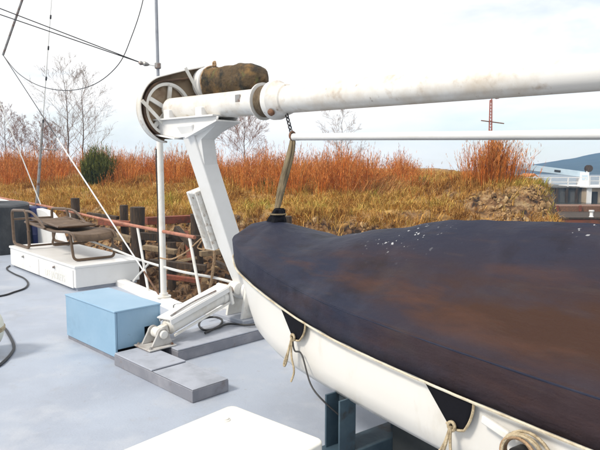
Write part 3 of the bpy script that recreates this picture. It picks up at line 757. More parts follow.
# twin aerial wires with insulator
tw_ = thing('aerial_wires', 'pair of dark wires running from an insulator on the white pole to upper left', 'wire', clampP)
ins = D(143, 63.5, pb.y - .05)
def sag(p, q, s_, n=14): return [p.lerp(q, i / n) - Z * s_ * 4 * (i / n) * (1 - i / n) for i in range(n + 1)]
def through(p, px, py, px2, py2, Y):  # straight line from p through photo point
    a = D(px, py, Y); return a
ea, eb = D(0, 8.5, 6.35), D(0, 14.5, 6.35)
for e_ in (ea, eb):
    far = ins + (e_ - ins) * 1.9
    MB().tube([ins, far], .0055, 5).build('wire', 'wire_dark', tw_)
MB().tube([ins, clampP], .006, 5).build('tail', 'wire_light', tw_)
MB().lathe(ins + (clampP - ins).normalized() * -.05, (clampP - ins), [(0, .008), (.02, .026), (.05, .018), (.07, .028), (.1, .02), (.12, .008)], 10).build('insulator', 'galv', tw_)
# stays
tag(MB().tube([J, Q], .017, 8).build('upper_stay', 'galv'), 'thick grey stay rod crossing the aerial wires in the top left corner', 'stay')
foot = edge(us_of(157), .088)
st_ = thing('wire_stay', 'long wire stay slanting down from top left to the deck edge by the pole', 'stay', foot)
kn = J.lerp(foot, .40)
MB().tube([J, kn], .006, 6).build('upper_wire', 'wire_dark', st_)
MB().tube([kn, J.lerp(foot, .93)], .0095, 8).build('sleeve', 'white_paint', st_)
MB().tube([J.lerp(foot, .92), foot], .011, 8).build('turnbuckle', 'rust_dark', st_)
tag(MB().tube(smoothpath([J, D(18, 73, 8.7), D(40, 86, 8.3), D(68, 90.5, 7.9), D(95, 84, 7.6), D(118, 65, 7.3), D(131, 38, 7.1), D(143, 0, 7.0), D(150, -50, 6.95), polept(5.2)], 6), .0055, 5).build('slack_cable', 'wire_dark'), 'thin slack cable drooping in a wide curve left of the pole', 'cable')
rf = edge(us_of(41), .86)
tag(MB().tube([D(-60, -48, 12.5), rf], .011, 6).build('thin_stay', 'wire_light'), 'thin pale stay running down to the rail beside the whip antenna', 'stay')
# whip antenna on the bulwark
ab = edge(us_of(36), .80)
an = thing('whip_antenna', 'thin whip antenna rising from the bulwark at left', 'antenna', ab)
tp = D(52, -6, ab.y - .2)
MB().tube([ab, ab.lerp(tp, .42)], [.034, .022], 8).build('lower_tube', 'galv', an)
MB().tube([ab.lerp(tp, .41), tp], [.012, .006], 6).build('whip', 'wire_light', an)
for f in (.42, .62, .76, .90):
    c = ab.lerp(tp, f); MB().lathe(c - Z * .05, tp - ab, [(0, .010), (.01, .017), (.07, .017), (.08, .010)], 8).build('joint', 'wire_dark', an)
c = ab.lerp(tp, .285); MB().tube([c, c + V((.32, 0, 0))], .012, 6).build('arm', 'galv', an)

# ================================================================== DECK BOXES AND LOUNGER
# blue box
n0 = G(116, 362); A_b, B_b = 0.95, 0.43; BH = .41
bb = thing('blue_box', 'light blue steel deck box with a square hole in its side', 'box', n0)
# shell of panels with a real hole in the right hand face
h0, h1, zz0, zz1 = .27, .36, .155, .245      # hole along B and Z
def quad_face(mb, o, u, v, rects):
    for (a0_, a1_, b0_, b1_) in rects: mb.add([o + u * a0_ + v * b0_, o + u * a1_ + v * b0_, o + u * a1_ + v * b1_, o + u * a0_ + v * b1_], [(0, 1, 2, 3)])
zb = .035
MB().box(n0 + A * A_b / 2 + B * .01 + Z * (zb + BH) / 2, A, B, Z, A_b, .02, BH - zb).build('front_panel', 'blue_paint', bb, bevel=.004)
MB().box(n0 + A * A_b / 2 + B * (B_b - .01) + Z * (zb + BH) / 2, A, B, Z, A_b, .02, BH - zb).build('back_panel', 'blue_paint', bb, bevel=.004)
MB().box(n0 + A * (A_b - .01) + B * B_b / 2 + Z * (zb + BH) / 2, A, B, Z, .02, B_b - .044, BH - zb).build('left_panel', 'blue_paint', bb)
rp4 = MB(); zlow = .10
def bx(b0, b1, z0_, z1_): rp4.box(n0 + A * .01 + B * (b0 + b1) / 2 + Z * (z0_ + z1_) / 2, A, B, Z, .02, b1 - b0, z1_ - z0_)
bx(.022, h0, zlow, BH); bx(h1, B_b - .022, zlow, BH); bx(h0, h1, zlow, zz0); bx(h0, h1, zz1, BH)
rp4.build('side_panel', 'blue_paint', bb, smooth=0)
MB().box(n0 + A * A_b / 2 + B * B_b / 2 + Z * (BH + .008), A, B, Z, A_b + .012, B_b + .012, .016).build('lid', 'blue_paint', bb, bevel=.006)
MB().box(n0 + A * A_b / 2 + B * B_b / 2 + Z * .017, A, B, Z, A_b - .01, B_b - .02, .034).build('base_board', 'grey_steel', bb)
MB().box(n0 + A * .09 + B * B_b / 2 + Z * .2, A, B, Z, .01, B_b - .05, .3).build('hole_shade_panel', 'hole_shade', bb)  # black panel close behind the hole, stands in for the shade inside

# white locker
k0 = G(76, 291.5); LA, LB, LH = 2.72, .90, .31
A_keep, B_keep = A, B
A = V((-.675, .738, 0)).normalized(); B = V((A.y, -A.x, 0)); T = -A      # the locker stands at a slightly different angle
lk = thing('white_locker', 'long low white deck locker with two panelled doors, under the brown lounger', 'locker', k0)
MB().box(k0 + A * LA / 2 + B * LB / 2 + Z * (LH / 2 + .02), A, B, Z, LA, LB, LH - .04).build('body', 'white_paint', lk, bevel=.008)
MB().box(k0 + A * LA / 2 + B * LB / 2 + Z * (LH + .006), A, B, Z, LA + .03, LB + .03, .036).build('lid', 'white_paint', lk, bevel=.01)
MB().box(k0 + A * LA / 2 + B * LB / 2 + Z * .02, A, B, Z, LA - .06, LB - .06, .04).build('plinth', 'pad_grey', lk)
for (a0_, a1_) in ((.06, 1.33), (1.355, 2.66)):
    dpan = MB().box(k0 + A * (a0_ + a1_) / 2 - B * .006 + Z * .152, A, B, Z, a1_ - a0_, .014, .24).build('door', 'white_paint', lk, bevel=.004)
    MB().lathe(k0 + A * (a0_ + a1_) / 2 - B * .012 + Z * .235, -B, [(0, .02), (.012, .02), (.016, .012), (.03, .014)], 10).build('knob', 'galv', dpan)
fc = bpy.data.curves.new('lettering', 'FONT'); fc.body = 'LIFE JACKETS'; fc.size = .13; fc.align_x = 'CENTER'; fc.extrude = .0005
fo = bpy.data.objects.new('lettering_curve', fc); COL.objects.link(fo)
dg = bpy.context.evaluated_depsgraph_get(); fm = bpy.data.meshes.new_from_object(fo.evaluated_get(dg)); bpy.data.objects.remove(fo)
Rm = Matrix((T, Z, -B)).transposed()
for v in fm.vertices: v.co = (k0 + A * .71 - B * .0145 + Z * .075) + Rm @ v.co - k0
fm.materials.clear(); fm.materials.append(MATS['letter_faint'])
lo_ = bpy.data.objects.new('lettering', fm); COL.objects.link(lo_); lo_.parent = lk; lo_['_w'] = tuple(k0)

# lounger: local u along A from the foot end, v along B, w up
LT = LH + .026
lb0 = G(74, 262, LT)
lg = thing('lounger', 'brown sling sun lounger standing on the white locker', 'lounger', lb0)
def lp(u, v, w_): return lb0 + A * u + B * v + Z * w_
WD = .58; RT = .019
def arc_path(pts, r, n=5):
    """polyline with rounded corners"""
    pts = [V(p) for p in pts]; o = [pts[0]]
    for i in range(1, len(pts) - 1):
        a, b, c = pts[i - 1], pts[i], pts[i + 1]; d1, d2 = (a - b), (c - b); k_ = min(r, d1.length * .48, d2.length * .48)
        s_, e_ = b + d1.normalized() * k_, b + d2.normalized() * k_
        for j in range(n + 1):
            t_ = j / n; o.append(s_ * (1 - t_) ** 2 + b * 2 * t_ * (1 - t_) + e_ * t_ * t_)
    return o + [pts[-1]]
# foot end U leg and middle U leg
MB().tube(arc_path([lp(.10, 0, .37), lp(0, 0, .02), lp(0, WD, .02), lp(.10, WD, .37)], .07), RT, 8).build('leg', 'brown_frame', lg)
MB().tube(arc_path([lp(.72, .02, .36), lp(.86, .02, .14), lp(.86, WD - .02, .14), lp(.72, WD - .02, .36)], .07), RT * .9, 8).build('leg', 'brown_frame', lg)
# side rails
for v_ in (0, WD):
    MB().tube(smoothpath([lp(-.05, v_, .30), lp(.02, v_, .37), lp(.2, v_, .39), lp(.75, v_, .36), lp(1.3, v_, .38), lp(1.95, v_, .41)], 5), RT, 8).build('side_rail', 'brown_frame', lg)
# seat sling
rows = []
for i in range(25):
    u_ = -.05 + 2.0 * i / 24; w_ = interp(u_, [-.05, .02, .2, .75, 1.3, 1.95], [.30, .375, .395, .365, .385, .415])
    rows.append([lp(u_, WD * j / 8, w_ - .035 * math.sin(PI * j / 8)) for j in range(9)])
MB().grid(rows).build('sling', 'brown_sling', lg, solid=.012)
# folded backrest lying on the seat
rows = []
for i in range(15):
    u_ = .60 + 1.05 * i / 14; w_ = .425 + .045 * (i / 14) + .012 * math.sin(i)
    rows.append([lp(u_, .03 + (WD - .06) * j / 8, w_ - .02 * math.sin(PI * j / 8)) for j in range(9)])
bk = MB().grid(rows).build('backrest', 'brown_sling', lg, solid=.02)
for v_ in (.03, WD - .03): MB().tube([lp(.58, v_, .425), lp(1.7, v_, .475)], RT * .8, 8).build('backrest_rail', 'brown_frame', bk)
MB().tube([lp(.58, .03, .425), lp(.58, WD - .03, .425)], RT * .8, 8).build('backrest_rail', 'brown_frame', bk)
# arm loops at the head end, near and far side
for v_ in (-.03, WD + .03):
    MB().tube(arc_path([lp(1.72, v_, .30), lp(1.70, v_, .02), lp(2.46, v_, .02), lp(2.50, v_, .57), lp(1.80, v_, .60), lp(1.70, v_, .28)], .09), RT * 1.25, 8).build('arm_loop', 'brown_frame', lg)
    MB().tube(smoothpath([lp(1.78, v_, .595), lp(1.45, v_, .57), lp(.98, v_, .38)], 6), RT, 8).build('arm_brace', 'brown_frame', lg)
MB().tube([lp(1.72, -.03, .05), lp(1.72, WD + .03, .05)], RT * .8, 8).build('cross_bar', 'brown_frame', lg)
MB().tube([lp(1.95, 0, .41), lp(1.95, WD, .41)], RT, 8).build('cross_bar', 'brown_frame', lg)
MB().tube([lp(2.49, -.03, .42), lp(2.49, WD + .03, .42)], RT, 8).build('cross_bar', 'brown_frame', lg)

A, B = A_keep, B_keep; T = -A
# dark tarpaulin heap at the left edge
tb = G(2, 256); 
tp0 = thing('covered_drum', 'dark covered drum at the left edge beyond the white locker', 'drum', tb + V((-.35, .45, 0)))
cen = tb + V((-.50, .62, 0))
mb = MB(); rows = []
NZ_ = 22
for i in range(NZ_ + 1):
    f = i / NZ_; r = []
    for j in range(49):
        a = 2 * PI * j / 48
        rr = (.70 + .035 * math.sin(a * 7 + f * 2) * (1 - f * .6) + .03 * math.sin(a * 13 + 1) * (1 - f)) * (1 if f < .8 else math.sqrt(max(0, 1 - ((f - .8) / .2) ** 2 * .999)))
        h = .88 * (f / .8 if f < .8 else 1 + .08 * math.sin((f - .8) / .2 * PI / 2))
        h += .02 * math.sin(a * 3)
        r.append(cen + V((math.cos(a) * rr * (1.02 - .03 * f), math.sin(a) * rr, h)))
    rows.append(r)
mb.grid(rows).build('cover', 'tarp_dark', tp0)
MB().lathe(cen + V((.66, .38, .0)), Z, [(0, .24), (.03, .26), (.28, .26), (.3, .27), (.33, .26), (.56, .26), (.6, .27), (.82, .25), (.85, .2)], 24).build('blue_barrel', 'drum_blue', tp0)

# cable on the deck, buoy, cable round the buoy
tag(MB().tube(smoothpath([V(p) + Z * .012 for p in (G(-40, 302), G(0, 297), G(14, 293), G(25, 289), G(28, 284), G(24, 279), G(15, 275), G(8, 271), G(7, 268.5), G(10, 266.5))], 6), .012, 6).build('deck_cable', 'black_rubber'), 'black cable curling over the deck in front of the white locker', 'cable')
bc = G(-25, 357); br_ = .235
by = thing('mooring_buoy', 'pale cream round buoy lying at the left edge of the deck', 'buoy', bc)
mb = MB(); mb.lathe(bc + Z * .0, Z, [(br_ * (1 - math.cos(t_)), br_ * math.sin(t_)) for t_ in [PI * k_ / 20 for k_ in range(21)]], 32); mb.build('ball', 'buoy_cream', by)
MB().lathe(bc + Z * (br_ * 2 - .01), Z, [(0, .07), (.05, .055), (.09, .055), (.11, .03)], 16).build('neck', 'buoy_cream', by)
MB().lathe(bc + Z * (br_ - .02), Z, [(0, br_ + .002), (.005, br_ + .007), (.035, br_ + .007), (.04, br_ + .002)], 40).build('seam_band', 'rope_beige', by)
tag(MB().tube(smoothpath([V(p) + Z * .013 for p in (G(-30, 372), G(-6, 369), G(4, 363), G(12, 354), G(14, 347), G(9, 336), G(3, 328), G(-10, 320))], 6), .013, 6).build('buoy_cable', 'black_rubber'), 'black cable lying round the pale buoy', 'cable')

# ================================================================== DAVIT
pz = .10
f0 = V((-1.30, 4.60, 0))                  # corner of the foundation under the cylinder lug
dv = thing('davit', 'white leaning boat davit with spoked winch wheel and long horizontal tube', 'davit', V((-.54, 5.72, 0)))
def pad(c0, la, lb, h, z0_=0., m='pad_grey', name='foundation_beam'):
    """c0 = corner; la along T, lb along B"""
    return MB().box(V(c0) + T * la / 2 + B * lb / 2 + Z * (z0_ + h / 2), T, B, Z, la, lb, h).build(name, m, dv, bevel=.006)
# cross beam (along T) in two slabs and long beam (along B); paler tops paint in sun and wear
sA = G(135.5, 361, .10); sB = G(153, 372, .10)
a_c = V((sA.x, sA.y, 0))
pad(a_c - T * .30 - B * .025, 1.105, .312, .088, 0, 'grey_steel')
pad(a_c - T * .297 - B * .022, .57, .306, .014, .0882, 'pad_grey', 'lit_worn_top')
pad(a_c + T * .290 - B * .022, .512, .306, .007, .0882, 'pad_grey', 'lit_worn_top')
lb_ = G(173, 352, .1)
pad(V((lb_.x, lb_.y, 0)) - T * .46 + B * .045, .46, 1.10, .092, 0, 'grey_steel')
pad(V((lb_.x, lb_.y, 0)) - T * .457 + B * .048, .454, 1.094, .0135, .0925, 'pad_grey', 'lit_worn_top')
pad(V((-.72, 5.62, 0)) - T * .24, .50, .42, .04, .107)
pad(V((-1.405, 4.80, 0)), .26, .26, .014, .1065, 'lug_grey', 'lug_base_plate')
# cylinder lug
pin0 = V((-1.205, 4.825, .215)); rod1 = V((-.635, 5.63, .43))
for s_ in (-1, 1):
    c = pin0 + T * (.075 * s_) - T * .01
    poly = [c + B * -.11 + Z * (.121 - pin0.z), c + B * .09 + Z * (.121 - pin0.z), c + B * .055 + Z * .01] + [c + B * (.05 * math.cos(t_)) + Z * (.05 * math.sin(t_)) for t_ in [.3 + (PI - .5) * k_ / 7 for k_ in range(8)]]
    MB().prism(poly, T * .02).build('lug_plate', 'lug_grey', dv, bevel=.004)
MB().lathe(pin0 - T * .11, T, [(0, .03), (.005, .036), (.02, .036), (.021, .026), (.2, .026), (.201, .036), (.215, .036), (.22, .03)], 16).build('lug_pin', 'white_stained', dv)
cd = (rod1 - pin0); cl_len = cd.length; cdn = cd.normalized(); cu = T.cross(cdn).normalized()
if cu.z < 0: cu = -cu
def cp(f, u_=0, s_=0): return pin0 + cdn * (cl_len * f) + cu * u_ + T * s_
cy = MB().lathe(cp(.10), cdn, [(0, .05), (.02, .072), (.66 * cl_len, .072), (.67 * cl_len, .082), (.72 * cl_len, .082), (.725 * cl_len, .05)], 24).build('hydraulic_cylinder', 'white_stained', dv)
MB().lathe(cp(0) - T * .045, T, [(0, .038), (.004, .044), (.086, .044), (.09, .038)], 18).build('tail_eye', 'white_stained', cy)
MB().box(cp(.055), T, cu, cdn, .07, .075, .09).build('tail_clevis', 'white_stained', cy, bevel=.008)
MB().tube([cp(.80), cp(1.0)], .032, 14).build('piston_rod', 'galv', cy)
MB().bar(cp(.09, .085), cp(.86, .085), .17, .014, cu).build('top_guard', 'white_paint', cy, bevel=.003)
for s_ in (-.090, .090):
    MB().bar(cp(.10, .062, s_), cp(.85, .062, s_), .012, .045, cu).build('side_guard', 'white_paint', cy)
    MB().bar(cp(.12, -.07, s_ * .8), cp(.84, -.07, s_ * .8), .014, .02, cu).build('tie_rod', 'white_stained', cy)
MB().box(cp(.855), T, cu, cdn, .20, .19, .035).build('end_block', 'white_stained', cy, bevel=.006)
MB().lathe(cp(1.0) - T * .06, T, [(0, .045), (.005, .055), (.115, .055), (.12, .045)], 18).build('rod_eye', 'white_stained', cy)
MB().tube(smoothpath([cp(.14, .1, .05), cp(.4, .108, .04), cp(.7, .104, .06)], 5), .008, 6).build('hydraulic_line', 'galv', cy)

# hinge at the foot
C0 = V((-.545, 5.70, .40))
for s_ in (-.13, .10):
    c = C0 + T * s_
    poly = [c + B * -.15 + Z * (.146 - C0.z), c + B * .17 + Z * (.146 - C0.z), c + B * .11 + Z * -.06] + [c + B * (.1 * math.cos(t_)) + Z * (.1 * math.sin(t_)) for t_ in [PI * k_ / 8 for k_ in range(0, 9)]] + [c + B * -.11 + Z * -.06]
    MB().prism(poly, T * .03).build('hinge_plate', 'white_stained', dv, bevel=.005)
MB().lathe(C0 - T * .19, T, [(0, .04), (.006, .055), (.04, .055), (.041, .04), (.33, .04), (.331, .058), (.37, .058), (.376, .04)], 18).build('hinge_pin', 'white_stained', dv)
hp = MB().lathe(C0 - T * .095, T, [(0, .09), (.008, .1), (.182, .1), (.19, .09)], 24).build('hinge_barrel', 'white_paint', dv)
lv = MB().prism([C0 - T * .04 + B * .02 + Z * .09, C0 - T * .04 + B * -.03 + Z * -.07, rod1 - T * .04 + Z * -.05 - B * .04, rod1 - T * .04 + Z * .055 - B * .02], T * .08).build('lever', 'white_stained', dv, bevel=.006)
# white motor-like drum at the foot (right of the hinge)
MB().lathe(C0 + T * .15 - Z * .15 + B * .02, (T * .9 + Z * .3), [(0, .06), (.01, .085), (.14, .095), (.22, .10), (.235, .07)], 20).build('foot_housing', 'white_stained', dv)

# leaning column
T0 = V((-1.05, 5.60, 2.165)); TD = (V((1.60, 2.95, 2.082)) - T0).normalized()
def tb_(t_, b=0, z=0): return T0 + TD * t_ + B * b + Z * z
CT = V((-.985, 5.50, 1.93))
cdir = (CT - C0).normalized(); cb_ = T.cross(cdir).normalized()
def colsec(p, wT, wB): return [p - T * wT / 2 - cb_ * wB / 2, p + T * wT / 2 - cb_ * wB / 2, p + T * wT / 2 + cb_ * wB / 2, p - T * wT / 2 + cb_ * wB / 2]
ks = [(C0 + cdir * .02, .10, .12), (C0 + cdir * .12, .13, .14), (C0.lerp(CT, .30), .185, .17), (C0.lerp(CT, .65), .185, .17), (CT, .185, .17), (CT + cdir * .09, .26, .18)]
vs_ = []; fs = []
for p, a_, b_ in ks: vs_ += colsec(p, a_, b_)
for i in range(len(ks) - 1):
    for k in range(4): fs.append((i * 4 + k, i * 4 + (k + 1) % 4, i * 4 + 4 + (k + 1) % 4, i * 4 + 4 + k))
fs += [(3, 2, 1, 0), tuple(len(ks) * 4 - 4 + k for k in range(4))]
MB().add(vs_, fs).build('column', 'white_paint', dv, bevel=.012, seg=3)
# control box on the column
bxc = C0.lerp(CT, .47) - T * .175 + cb_ * (.02)
cbx = MB().box(bxc - T * .012, T, cb_, cdir, .155, .22, .60).build('control_box', 'white_rusty', dv, bevel=.008)
MB().box(bxc - cb_ * .104 * (1 if cb_.y > 0 else -1), T, cb_, cdir, .11, .012, .57).build('cover_plate', 'white_rusty', cbx, bevel=.004)
MB().box(C0.lerp(CT, .47) - T * .10, T, cb_, cdir, .03, .08, .3).build('mounting_bracket', 'white_stained', cbx)

# head bracket: wedge under the tube
def hb(t_, z): return tb_(t_, 0, z)
poly = [hb(-.42, -.115), hb(.60, -.105), hb(.58, -.135), hb(.13, -.275), hb(-.02, -.285), hb(-.42, -.235)]
MB().prism([p - B * .11 for p in poly], B * .012).build('head_plate', 'white_paint', dv, bevel=.003)
MB().prism([p + B * .10 for p in poly], B * .012).build('head_plate', 'white_paint', dv, bevel=.003)
fl = MB()
ring = poly + [poly[0]]
fl.prism([hb(-.44, -.115) - B * .15, hb(.57, -.105) - B * .15, hb(.57, -.105) + B * .15, hb(-.44, -.115) + B * .15], Z * .015)
fl.build('head_flange', 'white_paint', dv, bevel=.003)
lf = MB().bar(hb(-.03, -.292), hb(-.43, -.242), .30, .014); lf.bar(hb(.12, -.285), hb(.60, -.142), .27, .014)
gs = C0.lerp(CT, .80) + T * .09
MB().prism([hb(.12, -.285) - B * .07, hb(.52, -.17) - B * .07, hb(.30, -.30) - B * .08, gs - B * .07, gs - B * .07 - T * .06], B * .15).build('gusset', 'white_paint', dv); lf.build('head_web', 'white_paint', dv)
# bearings
for t_ in (-.18, .34):
    MB().box(tb_(t_, 0, -.06), TD, B, Z, .10, .28, .09).build('bearing_block', 'white_paint', dv, bevel=.012)

# winch tube
RTB = .108
MB().lathe(tb_(-.30), TD, [(0, RTB - .012), (.01, RTB), (1.36, RTB), (5.55, .086), (5.56, .076)], 40).build('winch_tube', 'white_tube', dv)
MB().lathe(tb_(1.05), TD, [(0, .10), (.001, .150), (.018, .152), (.019, .10)], 40).build('drum_flange', 'white_stained', dv)
dw = MB()
for k in range(7): dw.lathe(tb_(1.072 + k * .0165), TD, [(0, .118), (.004, .128), (.010, .128), (.0155, .118)], 36)
dw.build('wire_coil', 'drum_wire', dv)
MB().lathe(tb_(1.19), TD, [(0, .10), (.001, .154), (.055, .154), (.075, .135), (.16, .118), (.17, .105)], 40).build('drum_flange', 'white_tube', dv)
cd_ = tb_(1.27, -.10, -.10); MB().lathe(cd_, V((-.5, -.6, -.6)), [(0, .03), (.02, .026), (.03, .012)], 12).build('rope_clamp', 'rust_dark', dv)
MB().box(tb_(.86, -.105, .03), TD, B, Z, .06, .01, .06).build('patch_plate', 'galv', dv)

# wheel and guard in the plane across the tube end
W0 = tb_(-.33)
def wp(b, z, t_=0): return W0 + B * b + Z * z + TD * t_
wh = MB()
NR = 48
rows = []
for k in range(NR + 1):
    a = 2 * PI * k / NR; c_, s_ = math.cos(a), math.sin(a)
    rows.append([wp(c_ * r, s_ * r, t_) for r, t_ in ((.232, -.05), (.232, -.01), (.242, -.004), (.262, -.004), (.266, -.012), (.254, -.03), (.266, -.05), (.262, -.056), (.242, -.056), (.232, -.05))])
wheel = wh.grid(rows).build('winch_wheel', 'white_stained', dv, smooth=40)
for k in range(5):
    a = 2 * PI * k / 5 + PI / 2 - .12; d_ = B * math.cos(a) + Z * math.sin(a)
    MB().bar(W0 - TD * .03 + d_ * .06, W0 - TD * .03 + d_ * .236, .042, .022, TD).build('spoke', 'white_stained', wheel, bevel=.004)
MB().lathe(W0 - TD * .05, TD, [(0, .05), (.01, .07), (.09, .07), (.10, .05), (.12, .05)], 24).build('hub', 'white_stained', wheel)
# guard: belt-shaped strip from the motor pulley over the wheel and down its back
GR = .325
mo = (.44, .290)            # motor axis b, z
gp = []
# top straight from motor to wheel top, then arc round the back (b negative) to the bottom
gp += [(mo[0] - .02, mo[1] + .175), (.20, .405), (.06, .361)]
a0_ = math.radians(108)
for k in range(27):
    a = a0_ + (math.radians(262) - a0_) * k / 26; gp.append((GR * math.cos(a), GR * math.sin(a)))
rows = [[wp(b, z, -.07), wp(b, z, .012)] for b, z in gp]
gdo = MB().grid(rows).build('wheel_guard', 'white_stained', dv, solid=.010)
rows2 = [[wp(b * .972, z * .972, -.066), wp(b * .972, z * .972, .0105)] for b, z in gp]
MB().grid(rows2).build('guard_lining', 'guard_dark', gdo, solid=.006)
# drive belt round the wheel and the motor pulley
bel = []; dm = math.hypot(*mo); th0 = math.atan2(mo[1], mo[0]); rw, rm = .278, .075; ac = math.acos((rw - rm) / dm)
for k in range(41):
    a = th0 + ac + (2 * PI - 2 * ac) * k / 40; bel.append((rw * math.cos(a), rw * math.sin(a)))
for k in range(9):
    a = th0 - ac + 2 * ac * k / 8; bel.append((mo[0] + rm * math.cos(a), mo[1] + rm * math.sin(a)))
bel.append(bel[0])
MB().grid([[wp(b, z, -.055), wp(b, z, .002)] for b, z in bel]).build('drive_belt', 'guard_dark', dv, solid=.022)
# back plate
bp_ = [(b * .96, z * .96) for b, z in gp] + [(.10, -.20), (.52, .18)]
MB().prism([wp(b, z, -.078) for b, z in bp_], TD * .008).build('guard_back', 'guard_inside', gdo, smooth=0)
MB().bar(wp(-.330, .06, .045), wp(-.02, -.22, .045), .008, .034, TD.cross(Z)).build('guard_strap', 'white_stained', gdo)
MB().bar(wp(.16, .42, .045), wp(.40, .06, .045), .034, .008, TD).build('guard_strap', 'white_stained', gdo)
# motor with canvas hood
MO = wp(mo[0], mo[1])
MB().lathe(MO - TD * .02, TD, [(0, .13), (.01, .165), (.12, .170), (.13, .15), (.16, .14)], 32).build('motor_flange', 'white_paint', dv)
rows = []
for i in range(34):
    f = i / 33; r = []
    rad = .150 * (1 if f < .72 else math.sqrt(max(.02, 1 - ((f - .72) / .28) ** 2.4)))
    for j in range(41):
        a = 2 * PI * j / 40; c_, s_ = math.cos(a), math.sin(a)
        sq = 1 / max(abs(c_), abs(s_)) ** .35
        wob = 1 + .07 * mn.noise((f * 9, c_ * 2.2, s_ * 2.2)) + .05 * mn.noise((f * 30, c_ * 1.5, s_ * 1.5 + 4)) + .03 * math.sin(f * 26 + a * 2) * (1 - f)
        if f < .05: wob *= 1.08
        r.append(MO + TD * (.135 + .77 * f) - Z * (.02 * ss(.7, 1, f)) + (B * c_ + Z * (s_ * .98 - .02)) * rad * sq * wob)
    rows.append(r)
rows.insert(0, [MO + TD * .13 for _ in range(41)]); rows.append([MO + TD * .915 - Z * .02 for _ in range(41)])
hood = MB().grid(rows).build('motor_hood', 'canvas_brown', dv)
rows = []
MB().tube([MO + TD * .14 + (B * math.cos(a) + Z * math.sin(a)) * .168 for a in [2 * PI * k / 30 for k in range(31)]], .008, 6).build('drawstring', 'rope_tan', hood)
MB().tube(smoothpath([MO + TD * .14 + Z * .16, MO + TD * .13 + Z * .20, MO + TD * .16 + Z * .21, MO + TD * .17 + Z * .17], 4), .012, 5).build('drawstring_knot', 'rope_tan', hood)
# motor support
MB().bar(MO + TD * .06 - Z * .10, tb_(.02, .10, -.10), .06, .05).build('motor_bracket', 'white_paint', dv)
MB().bar(MO + TD * .55 - Z * .10, tb_(.45, .10, -.10), .06, .05).build('motor_bracket', 'white_paint', dv)
# second column at the other end of the tube (outside the picture)
e2 = tb_(5.0, 0, -.10); g2 = V((e2.x + .35, e2.y + .30, 0))
MB().tube([g2, e2], [.11, .09], 12).build('far_column', 'white_paint', dv)
# hydraulic hose on the deck at the davit foot
tag(MB().tube(smoothpath([G(262, 326, .12) + V((0, 0, .02)), G(246, 325, .125), G(228, 324, .125), G(214, 329, .125), G(204, 330, .125), G(199, 325, .125), G(203, 319, .125), G(214, 317, .125), G(222, 320, .125), G(219, 326, .125), G(205, 333, .125)], 6), .011, 6).build('hydraulic_hose', 'black_rubber'), 'black hose looped on the steel beam under the davit', 'hose')

# ================================================================== LIFTING GEAR
hk0 = tb_(1.345, -.01, -RTB - .005)
hk = D(292.5, 137, hk0.y - .05)
ch = thing('lifting_chain', 'short rusty chain hanging from the winch tube to the white bar', 'chain', hk)
nl = 6
for k in range(nl):
    c = hk0.lerp(hk, (k + .5) / nl); L2 = (hk0 - hk).length / nl * .62; ax1 = (hk0 - hk).normalized(); sx = B if k % 2 else T
    MB().tube([c + ax1 * L2 * math.sin(a) + sx * .014 * math.cos(a) for a in [2 * PI * i / 14 for i in range(15)]], .0055, 6, cap=False).build('link', 'wire_dark', ch)
MB().tube([hk + Z * .01 + B * .03 * math.cos(a) + Z * .03 * math.sin(a) for a in [2 * PI * i / 16 for i in range(15)]], .009, 6).build('hook', 'rust_dark', ch)
spb = thing('spreader_bar', 'thin horizontal white bar below the winch tube', 'bar', hk)
sp2 = V((2.6, 1.99, 0)); tR = D(600, 134.5, 2.98)
spd = (tR - hk).normalized()
MB().tube([hk + spd * .03, hk + spd * 4.6], .027, 16).build('tube', 'white_paint', spb)
MB().lathe(hk, spd, [(0, .02), (.01, .028), (.07, .028), (.08, .022)], 14).build('end_ferrule', 'white_paint', spb)

# ================================================================== BOAT
O = V((-.17, 4.40, 0)); e = V((.6, -.8, 0)); nn = V((-.8, -.6, 0))
SS = [-.22, -.20, -.14, 0., .26, .9, 1.5, 2.4, 2.9, 3.5, 4.0, 4.3]
WW = [.02, .14, .26, .37, .475, .565, .61, .655, .68, .66, .56, .42]
def wS(s): return sinterp(s, SS, WW)
def gS(s): return sinterp(s, [-.22, .05, .26, .9, 1.5, 2.9, 4.3], [1.12, 1.085, 1.045, .955, .905, .895, .95])
def rS(s): return sinterp(s, [-.22, -.15, -.05, .3, .62, 1.2, 1.74, 2.4, 3.0, 4.3], [1.15, 1.19, 1.20, 1.165, 1.145, 1.24, 1.33, 1.355, 1.32, 1.0])
def kS(s): return sinterp(s, [-.30, .3, 1.0, 2.0, 4.3], [.13, .15, .17, .185, .18])
def keel(s): return sinterp(s, [-.30, 0, .5, 1.2, 3.2, 4.3], [.62, .42, .30, .26, .24, .32])
def bpt(s, n_, z): return O + e * s + nn * n_ + Z * z
bt = thing('lifeboat', 'white dinghy under a dark stained canvas cover, resting on deck chocks', 'boat', O + e * 2)
sv = [-.22 + 4.52 * (i / 200) ** 1.15 for i in range(201)]
rows = []
NJ = 45
stain = []; drop = []
